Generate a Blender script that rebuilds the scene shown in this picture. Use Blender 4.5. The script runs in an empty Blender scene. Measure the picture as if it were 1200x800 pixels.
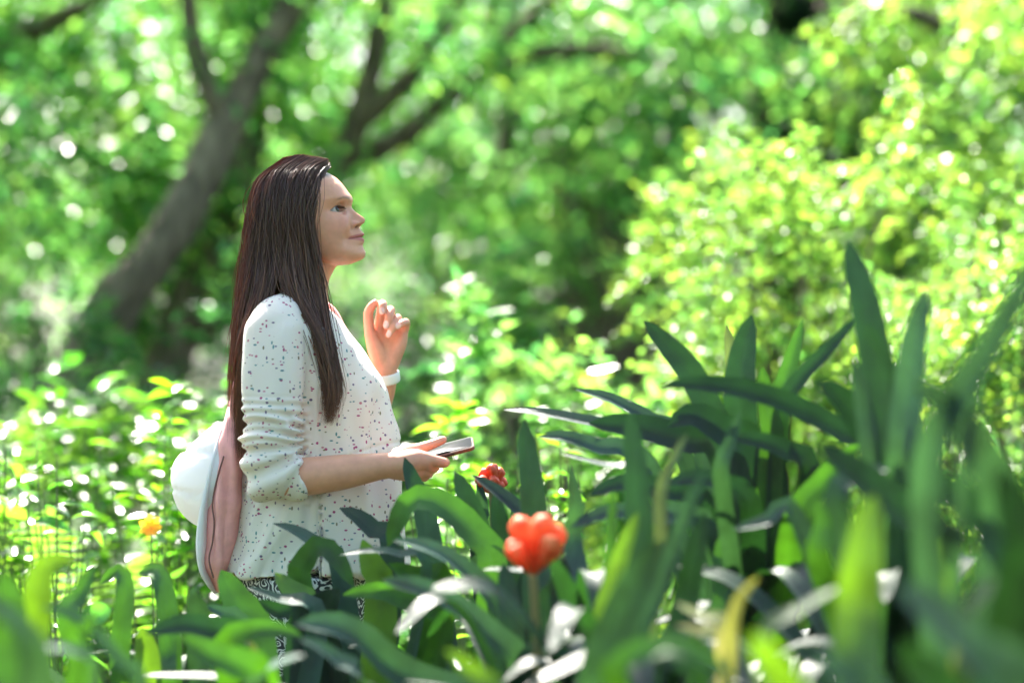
import bpy, bmesh, math, random
import numpy as np
from mathutils import Vector, Matrix, Quaternion

# ------------------------------------------------------------------ camera, sky, sun, exposure
scene = bpy.context.scene
col = scene.collection
CAM_Z = 1.30                      # lens height (m)
FOC = 85.0                        # mm on a 36 mm sensor
F = 1200 * FOC / 36.0             # focal length in photo pixels (1200 wide)
YW = 4.80                         # distance of the woman

cam_d = bpy.data.cameras.new('camera')
cam = bpy.data.objects.new('camera', cam_d)
col.objects.link(cam)
cam.location = (0, 0, CAM_Z)
cam.rotation_euler = (math.radians(90), 0, 0)
cam_d.lens = FOC
cam_d.sensor_width = 36.0
cam_d.clip_end = 400
cam_d.dof.use_dof = True
cam_d.dof.focus_distance = YW - 0.06
cam_d.dof.aperture_fstop = 1.5
scene.camera = cam

SUN_DIR = Vector((-0.30, 0.78, 0.98)).normalized()     # towards the sun: high, behind the woman
elev = math.asin(SUN_DIR.z)
azim = math.atan2(SUN_DIR.x, SUN_DIR.y)
world = bpy.data.worlds.new('World')
scene.world = world
world.use_nodes = True
wn = world.node_tree.nodes
wl = world.node_tree.links
bg = wn['Background']
sky = wn.new('ShaderNodeTexSky')
sky.sky_type = 'NISHITA'
sky.sun_disc = False
sky.sun_elevation = elev
sky.sun_rotation = azim
sky.air_density = 1.0
sky.dust_density = 2.5
sky.ozone_density = 1.0
wl.new(sky.outputs[0], bg.inputs[0])
bg.inputs[1].default_value = 0.095
sun_d = bpy.data.lights.new('sun', 'SUN')
sun_d.energy = 5.0
sun_d.angle = math.radians(0.6)
sun_d.color = (1.0, 0.95, 0.86)
sun = bpy.data.objects.new('sun', sun_d)
col.objects.link(sun)
sun.location = (-3, 8, 12)
sun.rotation_euler = SUN_DIR.to_track_quat('Z', 'Y').to_euler()
vs = scene.view_settings
vs.view_transform = 'Standard'
vs.look = 'None'
vs.exposure = 2.88
vs.gamma = 1.0
vs.use_curve_mapping = False
scene.cycles.use_denoising = True
scene.cycles.max_bounces = 8
scene.cycles.diffuse_bounces = 4
scene.cycles.transmission_bounces = 4
scene.cycles.transparent_max_bounces = 8
scene.cycles.sample_clamp_indirect = 6.0
scene.cycles.caustics_reflective = False
scene.cycles.caustics_refractive = False

rng = np.random.default_rng(11)
random.seed(11)


# ------------------------------------------------------------------ helpers
def P(px, py, Y=YW):
    """A point of the place that stands Y metres in front of the lens at photo pixel (px, py)."""
    return np.array(((px - 600.0) * Y / F, Y, CAM_Z + (400.0 - py) * Y / F))


def unP(v):
    v = np.asarray(v)
    return 600 + v[..., 0] * F / v[..., 1], 400 - (v[..., 2] - CAM_Z) * F / v[..., 1]


def tag(o, label=None, cat=None, group=None, kind=None):
    if label: o['label'] = label
    if cat: o['category'] = cat
    if group: o['group'] = group
    if kind: o['kind'] = kind
    return o


def empty(name, loc, label=None, cat=None, group=None):
    o = bpy.data.objects.new(name, None)
    o.empty_display_size = 0.1
    o.location = [float(c) for c in loc]
    col.objects.link(o)
    tag(o, label, cat, group)
    return o


def mesh_np(name, V, faces, smooth=True):
    """faces: (n,3) or (n,4) array or a list of such arrays, or python list of tuples."""
    me = bpy.data.meshes.new(name)
    V = np.asarray(V, dtype=np.float32)
    if isinstance(faces, np.ndarray): faces = [faces]
    if isinstance(faces, list) and faces and isinstance(faces[0], np.ndarray):
        nl = sum(f.size for f in faces); npoly = sum(len(f) for f in faces)
        me.vertices.add(len(V)); me.vertices.foreach_set('co', V.ravel())
        me.loops.add(nl); me.polygons.add(npoly)
        me.loops.foreach_set('vertex_index', np.concatenate([f.ravel() for f in faces]).astype(np.int32))
        starts, tot = [], 0
        for f in faces:
            starts.append(tot + np.arange(len(f)) * f.shape[1]); tot += f.size
        me.polygons.foreach_set('loop_start', np.concatenate(starts).astype(np.int32))
        me.update(calc_edges=True)
        me.validate()
    else:
        me.from_pydata([tuple(map(float, v)) for v in V], [], faces)
        me.update()
    if smooth:
        me.polygons.foreach_set('use_smooth', np.ones(len(me.polygons), dtype=bool))
    return me


def obj(name, me, mat=None, parent=None, loc=None):
    o = bpy.data.objects.new(name, me)
    col.objects.link(o)
    if mat is not None and len(me.materials) == 0: me.materials.append(mat)
    if parent is not None:
        o.parent = parent
        if loc is None:                       # mesh given in world space: undo the parent's place
            o.matrix_basis = chain_inv(parent)
    if loc is not None: o.location = [float(c) for c in loc]
    return o


def chain_mat(p):
    m = Matrix.Identity(4)
    while p is not None:
        m = p.matrix_basis @ m
        p = p.parent
    return m


def chain_inv(p):
    return chain_mat(p).inverted()


def set_col(me, C):
    a = me.color_attributes.new('col', 'FLOAT_COLOR', 'POINT')
    C = np.asarray(C, dtype=np.float32)
    if C.shape[1] == 3: C = np.concatenate([C, np.ones((len(C), 1), np.float32)], 1)
    a.data.foreach_set('color', C.ravel())


def crom(pts, n):
    """Catmull-Rom through pts (k,d), n samples."""
    pts = np.asarray(pts, float)
    k = len(pts)
    e = np.concatenate([[2 * pts[0] - pts[1]], pts, [2 * pts[-1] - pts[-2]]])
    t = np.linspace(0, k - 1 - 1e-9, n)
    i = t.astype(int); f = (t - i)[:, None]
    p0, p1, p2, p3 = e[i], e[i + 1], e[i + 2], e[i + 3]
    return 0.5 * ((2 * p1) + (p2 - p0) * f + (2 * p0 - 5 * p1 + 4 * p2 - p3) * f ** 2 + (3 * p1 - p0 - 3 * p2 + p3) * f ** 3)


def frames(C):
    """Tangent and two parallel-transported normals along a centre line."""
    T = np.gradient(C, axis=0); T /= np.linalg.norm(T, axis=1)[:, None] + 1e-12
    ref = np.array((0, 1, 0.0)) if abs(T[0][1]) < .9 else np.array((1, 0, 0.0))
    N = np.zeros_like(C)
    n = ref - T[0] * ref.dot(T[0]); n /= np.linalg.norm(n)
    for i in range(len(C)):
        n = n - T[i] * n.dot(T[i]); n /= np.linalg.norm(n); N[i] = n
    return T, N, np.cross(T, N)


def tube(pts, radii, n=24, seg=12, round_ends=True, flat=None):
    """Closed tapered tube through pts; flat = per-point squash of the second normal."""
    pts = np.asarray(pts, float)
    R = np.asarray(radii, float)
    if len(pts) == 2:
        pts = np.array([pts[0], (pts[0] + pts[1]) / 2, pts[1]]); R = np.array([R[0], (R[0] + R[1]) / 2, R[1]])
    C = crom(pts, n)
    r = np.interp(np.linspace(0, 1, n), np.linspace(0, 1, len(R)), R)
    T, N, B = frames(C)
    if round_ends:
        k = 4
        a = np.linspace(0, 1, k, endpoint=False) * math.pi / 2
        c0 = C[0] - T[0] * r[0] * np.cos(a)[:, None]; r0 = r[0] * np.maximum(np.sin(a), .05)
        c1 = (C[-1] + T[-1] * r[-1] * np.cos(a)[:, None])[::-1]; r1 = (r[-1] * np.maximum(np.sin(a), .05))[::-1]
        C = np.concatenate([c0, C, c1]); r = np.concatenate([r0, r, r1])
        rep = lambda X: np.concatenate([np.repeat(X[:1], k, 0), X, np.repeat(X[-1:], k, 0)])
        T, N, B = rep(T), rep(N), rep(B)
    th = np.linspace(0, 2 * math.pi, seg, endpoint=False)
    q = 1.0 if flat is None else flat
    V = C[:, None, :] + r[:, None, None] * (np.cos(th)[None, :, None] * N[:, None, :] + q * np.sin(th)[None, :, None] * B[:, None, :])
    return grid_closed(V)


def grid_closed(V):
    """(rings, seg, 3) -> closed mesh with end caps, quads + fans."""
    m, s, _ = V.shape
    vv = V.reshape(-1, 3)
    i = np.arange(m - 1)[:, None] * s; j = np.arange(s)[None, :]; j2 = (j + 1) % s
    q = np.stack([i + j, i + j2, i + s + j2, i + s + j], -1).reshape(-1, 4)
    c0 = len(vv); vv = np.concatenate([vv, [V[0].mean(0)], [V[-1].mean(0)]])
    jj = np.arange(s); jn = (jj + 1) % s
    t0 = np.stack([np.full(s, c0), jn, jj], -1)
    b = (m - 1) * s
    t1 = np.stack([np.full(s, c0 + 1), b + jj, b + jn], -1)
    return vv, [q, np.concatenate([t0, t1])]


def join(parts):
    """parts: list of (V, [quads, tris])"""
    Vs, Q, T, o = [], [], [], 0
    for V, fs in parts:
        Vs.append(V)
        for f in fs:
            (Q if f.shape[1] == 4 else T).append(f + o)
        o += len(V)
    out = []
    if Q: out.append(np.concatenate(Q))
    if T: out.append(np.concatenate(T))
    return np.concatenate(Vs), out


def voxel(parts, size):
    """One continuous skin over overlapping closed pieces."""
    V, fs = join(parts)
    me = mesh_np('tmp', V, fs)
    o = bpy.data.objects.new('tmp', me); col.objects.link(o)
    m = o.modifiers.new('r', 'REMESH'); m.mode = 'VOXEL'; m.voxel_size = size
    dg = bpy.context.evaluated_depsgraph_get(); dg.update()
    ev = o.evaluated_get(dg); em = ev.to_mesh()
    n = len(em.vertices)
    co = np.zeros(n * 3, np.float32); em.vertices.foreach_get('co', co)
    ls = np.zeros(len(em.loops), np.int32); em.loops.foreach_get('vertex_index', ls)
    lt = np.zeros(len(em.polygons), np.int32); em.polygons.foreach_get('loop_total', lt)
    st = np.zeros(len(em.polygons), np.int32); em.polygons.foreach_get('loop_start', st)
    q = ls[st[lt == 4][:, None] + np.arange(4)]
    t = ls[st[lt == 3][:, None] + np.arange(3)]
    ev.to_mesh_clear()
    bpy.data.objects.remove(o); bpy.data.meshes.remove(me)
    return co.reshape(-1, 3).astype(float), [x for x in (q, t) if len(x)]


def edges_of(fs):
    E = []
    for f in fs:
        for k in range(f.shape[1]):
            E.append(np.stack([f[:, k], f[:, (k + 1) % f.shape[1]]], -1))
    return np.concatenate(E)


def laplace(V, fs, it, w=None, lam=.5):
    E = edges_of(fs); a, b = E[:, 0], E[:, 1]
    n = len(V)
    deg = np.bincount(a, minlength=n) + np.bincount(b, minlength=n)
    for _ in range(it):
        S = np.stack([np.bincount(a, V[b, k], n) + np.bincount(b, V[a, k], n) for k in range(3)], -1) / np.maximum(deg, 1)[:, None]
        L = lam if w is None else lam * w[:, None]
        V = V + (S - V) * L
    return V


def normals(V, fs):
    N = np.zeros_like(V)
    for f in fs:
        n = np.cross(V[f[:, 2]] - V[f[:, 0]], V[f[:, -1]] - V[f[:, 1]] if f.shape[1] == 4 else V[f[:, 2]] - V[f[:, 1]])
        if f.shape[1] == 3: n = np.cross(V[f[:, 1]] - V[f[:, 0]], V[f[:, 2]] - V[f[:, 0]])
        for k in range(f.shape[1]):
            for c in range(3): N[:, c] += np.bincount(f[:, k], n[:, c], len(V))
    return N / (np.linalg.norm(N, axis=1)[:, None] + 1e-12)


_nz = np.random.default_rng(5)
_NW = _nz.normal(size=(24, 3)); _NPH = _nz.uniform(0, 6.28, 24)
def noise(V, freq, seed=0):
    """Smooth pseudo-noise, about -1..1, from a sum of random waves."""
    V = np.asarray(V)
    o = np.zeros(V.shape[:-1])
    for k in range(8):
        w = _NW[(k + seed * 5) % 24] * (1 + .17 * k)
        o += np.sin(V @ (w * freq) + _NPH[(k * 3 + seed) % 24])
    return o / 3.2


def sstep(x, a, b):
    t = np.clip((x - a) / (b - a), 0, 1)
    return t * t * (3 - 2 * t)


# ------------------------------------------------------------------ materials
def new_mat(name):
    m = bpy.data.materials.new(name); m.use_nodes = True
    nt = m.node_tree
    return m, nt, nt.nodes, nt.links, nt.nodes['Principled BSDF'], nt.nodes['Material Output']


def plain(name, c, rough=.5, spec=.5, bump=0, bscale=200, vary=.0, vscale=20):
    m, nt, n, l, b, out = new_mat(name)
    b.inputs['Base Color'].default_value = (*c, 1)
    b.inputs['Roughness'].default_value = rough
    b.inputs['Specular IOR Level'].default_value = spec
    tc = n.new('ShaderNodeTexCoord')
    if vary:
        nz = n.new('ShaderNodeTexNoise'); nz.inputs['Scale'].default_value = vscale; nz.inputs['Detail'].default_value = 6
        l.new(tc.outputs['Object'], nz.inputs['Vector'])
        mx = n.new('ShaderNodeMix'); mx.data_type = 'RGBA'
        mx.inputs[6].default_value = (*[x * (1 - vary) for x in c], 1)
        mx.inputs[7].default_value = (*[min(1, x * (1 + vary)) for x in c], 1)
        l.new(nz.outputs[0], mx.inputs[0]); l.new(mx.outputs[2], b.inputs['Base Color'])
    if bump:
        nb = n.new('ShaderNodeTexNoise'); nb.inputs['Scale'].default_value = bscale; nb.inputs['Detail'].default_value = 4
        l.new(tc.outputs['Object'], nb.inputs['Vector'])
        bp = n.new('ShaderNodeBump'); bp.inputs['Strength'].default_value = bump; bp.inputs['Distance'].default_value = .004
        l.new(nb.outputs[0], bp.inputs['Height']); l.new(bp.outputs[0], b.inputs['Normal'])
    return m


def add_translucent(m, color_socket_or_val, fac):
    nt = m.node_tree; n, l = nt.nodes, nt.links
    b = n['Principled BSDF']; out = n['Material Output']
    tr = n.new('ShaderNodeBsdfTranslucent')
    if isinstance(color_socket_or_val, tuple): tr.inputs[0].default_value = (*color_socket_or_val, 1)
    else: l.new(color_socket_or_val, tr.inputs[0])
    mx = n.new('ShaderNodeMixShader'); mx.inputs[0].default_value = fac
    l.new(b.outputs[0], mx.inputs[1]); l.new(tr.outputs[0], mx.inputs[2]); l.new(mx.outputs[0], out.inputs[0])
    return tr
# ================================================================== the woman
woman = empty('person', (P(345, 400)[0], YW, 0.0),
              'person with long dark straight hair, white floral blouse, looking up and holding a phone', 'person')

# ---- skin
skin, nt, n_, l_, b_, o_ = new_mat('skin')
at_ = n_.new('ShaderNodeAttribute'); at_.attribute_name = 'col'
nz_ = n_.new('ShaderNodeTexNoise'); nz_.inputs['Scale'].default_value = 90; nz_.inputs['Detail'].default_value = 5
tc_ = n_.new('ShaderNodeTexCoord'); l_.new(tc_.outputs['Object'], nz_.inputs['Vector'])
mr_ = n_.new('ShaderNodeMapRange'); mr_.inputs[3].default_value = .86; mr_.inputs[4].default_value = 1.12
l_.new(nz_.outputs[0], mr_.inputs[0])
mu_ = n_.new('ShaderNodeMix'); mu_.data_type = 'RGBA'; mu_.blend_type = 'MULTIPLY'; mu_.inputs[0].default_value = 1
l_.new(at_.outputs[0], mu_.inputs[6]); l_.new(mr_.outputs[0], mu_.inputs[7])
l_.new(mu_.outputs[2], b_.inputs['Base Color'])
b_.inputs['Roughness'].default_value = .48
b_.inputs['Specular IOR Level'].default_value = .4
b_.inputs['Subsurface Weight'].default_value = .22
b_.inputs['Subsurface Radius'].default_value = (1.0, .38, .2)
b_.inputs['Subsurface Scale'].default_value = .009
fb_ = n_.new('ShaderNodeTexNoise'); fb_.inputs['Scale'].default_value = 700; l_.new(tc_.outputs['Object'], fb_.inputs['Vector'])
bp_ = n_.new('ShaderNodeBump'); bp_.inputs['Strength'].default_value = .12; bp_.inputs['Distance'].default_value = .001
l_.new(fb_.outputs[0], bp_.inputs['Height']); l_.new(bp_.outputs[0], b_.inputs['Normal'])

# ---- head, in its own frame: x forward, y to her left, z up, centimetres, centre between the ears
HS = YW / F * 100                         # cm per photo pixel at her distance
PITCH, YAW = math.radians(14), math.radians(-10)
HC = P(365, 243)
prof_px = [(379, 200), (387, 204), (394, 208.5), (402, 216.5), (408, 225), (412, 230), (414.5, 235), (413.6, 239.5), (412.8, 243), (415.5, 246.3), (420, 250.2),
           (425, 253.6), (428.6, 256), (429.8, 258.5), (428.4, 261.6), (424.8, 264.4), (423.2, 267), (424.3, 270), (426.8, 272.6), (427.9, 275.4),
           (425.6, 278.2), (427.4, 280.8), (428.2, 284), (426.4, 288), (427.8, 292), (429.8, 296), (429.6, 300), (427.2, 303.3), (423, 305.6), (416, 308)]
pp = (np.array(prof_px) - [365, 243]) * [HS, -HS]
plx = pp[:, 0] * math.cos(PITCH) + pp[:, 1] * math.sin(PITCH)
plz = -pp[:, 0] * math.sin(PITCH) + pp[:, 1] * math.cos(PITCH)
o = np.argsort(plz)
prof_z, prof_x = plz[o], plx[o]


def G(y, z, y0, z0, sy, sz):
    return np.exp(-((y - y0) / sy) ** 2 - ((z - z0) / sz) ** 2)


def head_local():
    zt = [-12.9, -12.6, -12.2, -11.5, -10.5, -9.5, -8, -6, -4, -2, 0, 2, 4, 5.5, 7, 8, 8.5, 8.75]
    w_ = [.3, 1.9, 2.7, 3.7, 4.6, 5.15, 5.8, 6.5, 6.95, 7.2, 7.4, 7.5, 7.2, 6.6, 5.3, 3.6, 2.1, .2]
    xf_ = [5.2, 6.6, 7.5, 8.0, 7.75, 7.5, 7.45, 7.6, 7.75, 7.95, 8.25, 7.75, 6.75, 5.3, 3.4, 1.2, -.4, -1.2]
    xm_ = [5.0, 4.4, 3.8, 2.8, 1.9, 1.4, .9, .4, 0, 0, 0, -.3, -.6, -.8, -1, -1.2, -1.3, -1.4]
    xb_ = [4.8, 2.6, 1.8, .5, -.6, -1.4, -2.8, -5.2, -7.4, -8.7, -9.3, -9.3, -8.7, -7.7, -6, -4.2, -2.6, -1.6]
    u = np.linspace(0, 1, 300)
    z = -12.9 + (8.75 + 12.9) * (.5 - .5 * np.cos(u * math.pi)) * .35 + (8.75 + 12.9) * u * .65
    spl = lambda ys: np.interp(z, zt, ys)
    def smooth(a, k=5):
        for _ in range(k): a[1:-1] = (a[:-2] + 2 * a[1:-1] + a[2:]) / 4
        return a
    w, xf, xm, xb = [smooth(spl(k)) for k in (w_, xf_, xm_, xb_)]
    t = np.linspace(-math.pi, math.pi, 560, endpoint=False)
    t = t - .30 * np.sin(t)                # denser in front
    ct, s_ = np.cos(t)[None, :], np.sin(t)[None, :]
    a = np.where(ct > 0, (xf - xm)[:, None], (xm - xb)[:, None])
    X = xm[:, None] + a * np.sign(ct) * np.abs(ct) ** .94
    Y = w[:, None] * np.sign(s_) * np.abs(s_) ** .96
    Z = np.repeat(z[:, None], len(t), 1)
    fr = sstep(ct, .05, .5) * np.ones_like(X)
    aY = np.abs(Y)
    # silhouette features: profile minus base on the mid line, each with its own breadth
    D = np.interp(z, prof_z, prof_x) - np.interp(z, z, xf)
    D = np.where((z < prof_z[0]) | (z > prof_z[-1]), 0, D)
    D = smooth(D, 1)
    sy = np.interp(z, [-13, -11.6, -10, -9.2, -8.3, -7.2, -6.5, -6.2, -5.5, -4.8, -3.5, -2.2, -1.2, 0, 2, 6],
                   [2.2, 1.9, 1.9, 1.9, 1.9, 1.6, 1.0, .85, .92, .85, .72, .68, 1.1, 3.5, 5, 5])
    pw = np.interp(z, [-13, -7, -6.3, -1.8, -1, 5], [2, 2, 2.2, 2.0, 2, 2])
    X += D[:, None] * np.exp(-(aY / sy[:, None]) ** pw[:, None]) * fr
    # muzzle falls away to the corners of the mouth
    X -= .75 * fr * G(aY, Z, 3.0, -8.3, 1.1, 1.5) + .25 * fr * G(aY, Z, 2.6, -8.15, .38, .35)
    # nose wings and nostrils
    X += fr * (1.1 * G(aY, Z, 1.3, -5.6, .5, .55)) - fr * .95 * G(aY, Z, .75, -6.1, .33, .26)
    X -= fr * .28 * G(aY, Z, 1.95, -6.0, .3, .8)
    # brow, socket, cheek
    X += fr * (.12 * G(aY, Z, 3.0, -.15, 1.8, .7) + .42 * G(aY, Z, 3.9, -4.6, 1.6, 1.4) + .30 * G(aY, Z, 3.6, -6.2, 1.2, 1.2))
    X -= fr * (.95 * G(aY, Z, 3.1, -2.1, 1.5, 1.15) + .35 * G(aY, Z, 1.5, -1.9, .55, .8))
    X -= fr * (1.0 * G(aY, Z, 5.2, -2.0, 1.35, 1.5))
    # lips: groove between them, soft volumes
    zm = -8.28 + .10 * (aY / 2.4) ** 2     # corners turned up
    X -= fr * .30 * np.exp(-((Z - zm) / .13) ** 2) * sstep(aY, 2.75, 2.1)
    X += fr * .16 * np.exp(-((Z - zm - .42) / .30) ** 2) * np.exp(-(aY / 1.7) ** 4)
    X += fr * .18 * np.exp(-((Z - zm + .48) / .34) ** 2) * np.exp(-(aY / 1.5) ** 4)
    X -= fr * .10 * G(aY, Z, 0, -6.9, .22, .5)
    # lids wrap the eyeball; the opening is cut back so the ball shows
    ey, ez, ex, er = 3.25, -2.2, 4.85, 1.24
    d2 = (aY - ey) ** 2 + (Z - ez) ** 2
    rl = er + .13
    ball = ex + np.sqrt(np.maximum(rl ** 2 - d2, 0))
    lid = sstep(np.sqrt(d2), 1.40, 1.05) * fr
    X = np.where((d2 < rl ** 2), X * (1 - lid) + np.maximum(X - .0, ball) * lid * .5 + ball * lid * .5, X)
    q = (aY - ey) / 1.65
    up = ez + .78 * np.clip(1 - np.abs(q) ** 2.2, 0, 1) + .02
    lo = ez - .50 * np.clip(1 - np.abs(q) ** 2.0, 0, 1) + .02
    opening = (np.abs(q) < 1) * sstep(Z, lo - .05, lo + .05) * sstep(Z, up + .05, up - .05) * fr
    X = X - opening * 1.25
    crease = np.exp(-((Z - up - .24) / .11) ** 2) * (np.abs(q) < 1.1) * fr
    X -= .12 * crease
    X += .07 * np.exp(-((Z - up - .06) / .10) ** 2) * (np.abs(q) < 1.0) * fr
    return np.stack([X, Y, Z], -1)


cp, sp, cy, sy_ = math.cos(PITCH), math.sin(PITCH), math.cos(YAW), math.sin(YAW)
RH = np.array([[cy, -sy_, 0], [sy_, cy, 0], [0, 0, 1]]) @ np.array([[cp, 0, -sp], [0, 1, 0], [sp, 0, cp]])
def head_to_world(v): return HC + (np.asarray(v) @ RH.T) / 100.0
def world_to_head(v): return ((np.asarray(v) - HC) @ RH) * 100.0


HV = head_local()
head_part = grid_closed(head_to_world(HV))

# ---- neck, shoulders, arms, hands
def Zf(u, v, dy): return P(410 + u / 6.66, 340 + v / 6.66, YW + .16 + dy)      # far (left) hand, enlarged crop
def Zn(u, v, dy): return P(430 + u / 8.0, 500 + v / 8.0, YW - .19 + dy)        # near (right) hand

parts = [head_part]
parts.append(tube([P(346, 262), P(350, 300), P(353, 335), P(350, 372), P(346, 410)], [.050, .0505, .0515, .060, .085], 30, 40))
parts.append(tube([P(386, 300), P(372, 322), P(366, 345)], [.022, .026, .03], 16, 20))     # throat under the jaw
parts.append(tube([P(340, 386, YW - .13), P(350, 376), P(343, 386, YW + .13)], [.040, .056, .040], 24, 24))
parts.append(tube([P(350, 400), P(360, 450), P(358, 520), P(345, 640)], [.09, .105, .10, .11], 24, 32))
# near arm
parts.append(tube([P(323, 392, YW - .155), P(318, 470, YW - .19), P(313, 560, YW - .205)], [.048, .043, .036], 24, 24))
parts.append(tube([P(313, 562, YW - .205), P(350, 559, YW - .205), P(400, 553, YW - .20), P(440, 547, YW - .195), P(464, 544, YW - .19)], [.036, .0375, .034, .0265, .0235], 30, 28))
# near hand around the phone
hand_n = [
    tube([Zn(200, 362, 0), Zn(330, 350, 0), Zn(470, 320, .0), Zn(560, 325, .0)], [.0235, .0245, .0235, .0165], 20, 20),
    tube([Zn(250, 390, .005), Zn(400, 400, .005), Zn(520, 400, .012)], [.021, .0235, .0165], 18, 18),
    tube([Zn(290, 290, .012), Zn(400, 240, .02), Zn(470, 212, .03)], [.020, .0165, .0125], 16, 16),
    tube([Zn(470, 212, .03), Zn(600, 168, .038), Zn(712, 122, .044)], [.0115, .0098, .0082], 18, 16),          # thumb
    tube([Zn(545, 290, -.002), Zn(640, 318, -.004), Zn(706, 334, .004), Zn(735, 332, .026), Zn(715, 312, .046)], [.0125, .0108, .0105, .0092, .0080], 26, 16),
    tube([Zn(535, 340, .0), Zn(585, 372, .002), Zn(612, 388, .014), Zn(640, 380, .036), Zn(650, 352, .052)], [.0125, .0108, .0105, .0092, .0080], 26, 16),
    tube([Zn(505, 385, .006), Zn(555, 420, .008), Zn(575, 436, .022), Zn(590, 420, .044), Zn(600, 390, .056)], [.012, .0102, .010, .0088, .0076], 26, 16),
    tube([Zn(470, 425, .012), Zn(520, 462, .016), Zn(538, 472, .030), Zn(550, 455, .048), Zn(556, 425, .058)], [.0105, .009, .0088, .0078, .0068], 26, 16),
]
parts += hand_n
# far arm, raised
parts.append(tube([P(345, 394, YW + .155), P(385, 460, YW + .24), P(418, 535, YW + .27)], [.047, .042, .035], 22, 24))
parts.append(tube([P(418, 535, YW + .27), P(430, 500, YW + .24), P(445, 462, YW + .19), P(451.5, 440, YW + .165), P(451.5, 428, YW + .16)], [.035, .036, .030, .0245, .0235], 28, 28))
hand_f = [
    tube([Zf(285, 600, 0), Zf(265, 500, 0), Zf(235, 400, .002), Zf(225, 290, .004)], [.0225, .0205, .0165, .0115], 18, 18),
    tube([Zf(285, 600, 0), Zf(285, 480, .003), Zf(290, 380, .006), Zf(292, 285, .008)], [.0225, .0195, .0155, .0118], 18, 18),
    tube([Zf(290, 600, 0), Zf(315, 480, .003), Zf(345, 390, .005), Zf(356, 300, .006)], [.0225, .0195, .0155, .0112], 18, 18),
    tube([Zf(295, 600, 0), Zf(345, 500, .0), Zf(390, 410, .0), Zf(418, 325, .002)], [.021, .0185, .0155, .0105], 18, 18),
    tube([Zf(255, 580, -.004), Zf(205, 460, -.012), Zf(160, 345, -.014)], [.019, .0185, .0125], 18, 18),
    tube([Zf(160, 345, -.014), Zf(148, 260, -.018), Zf(145, 180, -.020), Zf(168, 128, -.022), Zf(196, 96, -.022)], [.0120, .0105, .0100, .0090, .0068], 24, 16),  # thumb
    tube([Zf(225, 290, .004), Zf(240, 190, -.006), Zf(252, 112, -.020), Zf(258, 120, -.040), Zf(250, 168, -.046)], [.0110, .0098, .0092, .0085, .0070], 30, 16),
    tube([Zf(292, 285, .008), Zf(308, 210, -.004), Zf(318, 155, -.022), Zf(308, 205, -.043), Zf(283, 278, -.044)], [.0112, .0100, .0095, .0087, .0072], 30, 16),
    tube([Zf(356, 300, .006), Zf(368, 250, -.006), Zf(374, 218, -.022), Zf(345, 278, -.041), Zf(303, 350, -.040)], [.0105, .0094, .0088, .0080, .0066], 30, 16),
    tube([Zf(418, 325, .002), Zf(436, 280, -.008), Zf(438, 250, -.024), Zf(408, 262, -.038), Zf(368, 284, -.041)], [.0100, .0088, .0082, .0076, .0064], 30, 16),
]
parts += hand_f
BV, BF = voxel(parts, .0015)
hl = world_to_head(BV)
ppx, ppy = unP(BV)
face = sstep(hl[:, 0], 1.5, 4.0) * (hl[:, 2] > -12.2) * (np.abs(hl[:, 1]) < 7)
w_s = 1 - face
BV = laplace(BV, BF, 7, w_s * .9)
BV = laplace(BV, BF, 1, np.ones(len(BV)) * .5)
joint = np.exp(-(((ppx - 390) / 18) ** 2 + ((ppy - 314) / 12) ** 2)) * (hl[:, 2] < -11)
BV = laplace(BV, BF, 25, np.clip(joint * 1.5, 0, 1))
hl = world_to_head(BV)
# drop what lies well inside the clothes
inside = (ppy > 440) & (ppx < 425) & (np.abs(BV[:, 1] - YW) < .14) | ((ppy > 640))
keep = ~inside
BF = [f[keep[f].all(1)] for f in BF]
idx = np.cumsum(keep) - 1
BV = BV[keep]; hl = hl[keep]; ppx = ppx[keep]; ppy = ppy[keep]
BF = [idx[f] for f in BF]

# ---- complexion; shade of nostrils and lip groove painted in
sk = np.array((.62, .285, .18))
C = np.tile(sk, (len(BV), 1))
C *= (1 + .05 * noise(BV, 45))[:, None]
def blend(mask, c):
    global C
    C = C * (1 - mask[:, None]) + np.array(c) * mask[:, None]
x, y, z = hl.T; ay = np.abs(y)
fr = (x > 3.5) * 1.0
blend(.55 * fr * np.exp(-((ay - 4.2) / 1.7) ** 2 - ((z + 4.9) / 1.5) ** 2), (.66, .26, .21))
blend(.30 * fr * np.exp(-(ay / 1.3) ** 2 - ((z + 5.3) / .8) ** 2) * (x > 7), (.64, .26, .20))
blend(.22 * fr * np.exp(-(ay / 1.8) ** 2 - ((z + 11.6) / 1.0) ** 2), (.62, .28, .22))
zm = -8.28 + .10 * (ay / 2.4) ** 2
lipU = sstep(z, zm + .78 - .22 * (ay / 2.4) ** 2, zm + .60 - .3 * (ay / 2.4) ** 2) * sstep(z, zm - .1, zm)
lipL = sstep(z, zm - 1.0 + .75 * (ay / 2.3) ** 2, zm - .82 + .75 * (ay / 2.3) ** 2) * sstep(z, zm + .1, zm)
blend(.92 * np.clip(lipU + lipL, 0, 1) * sstep(ay, 2.6, 2.2) * (x > 5.5), (.46, .13, .12))
blend(.80 * np.exp(-((z - zm) / .10) ** 2) * sstep(ay, 2.6, 2.2) * (x > 5), (.16, .045, .04))
blend(.92 * fr * np.exp(-((ay - .74) / .36) ** 2 - ((z + 6.02) / .24) ** 2) * (x > 6.5), (.10, .025, .02))
blend(.30 * fr * np.exp(-((ay - 2.0) / .25) ** 2 - ((z + 5.9) / .7) ** 2), (.40, .16, .12))
# brow hair, thin and brown
bz = -.18 - .10 * ((ay - 2.9) / 1.5) ** 2 + .15 * (ay - 2.8) / 1.5 * (ay < 3.6)
blend(.75 * fr * np.exp(-((z - bz) / .20) ** 2) * sstep(ay, 1.0, 1.7) * sstep(ay, 4.9, 3.9), (.17, .085, .055))
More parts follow.
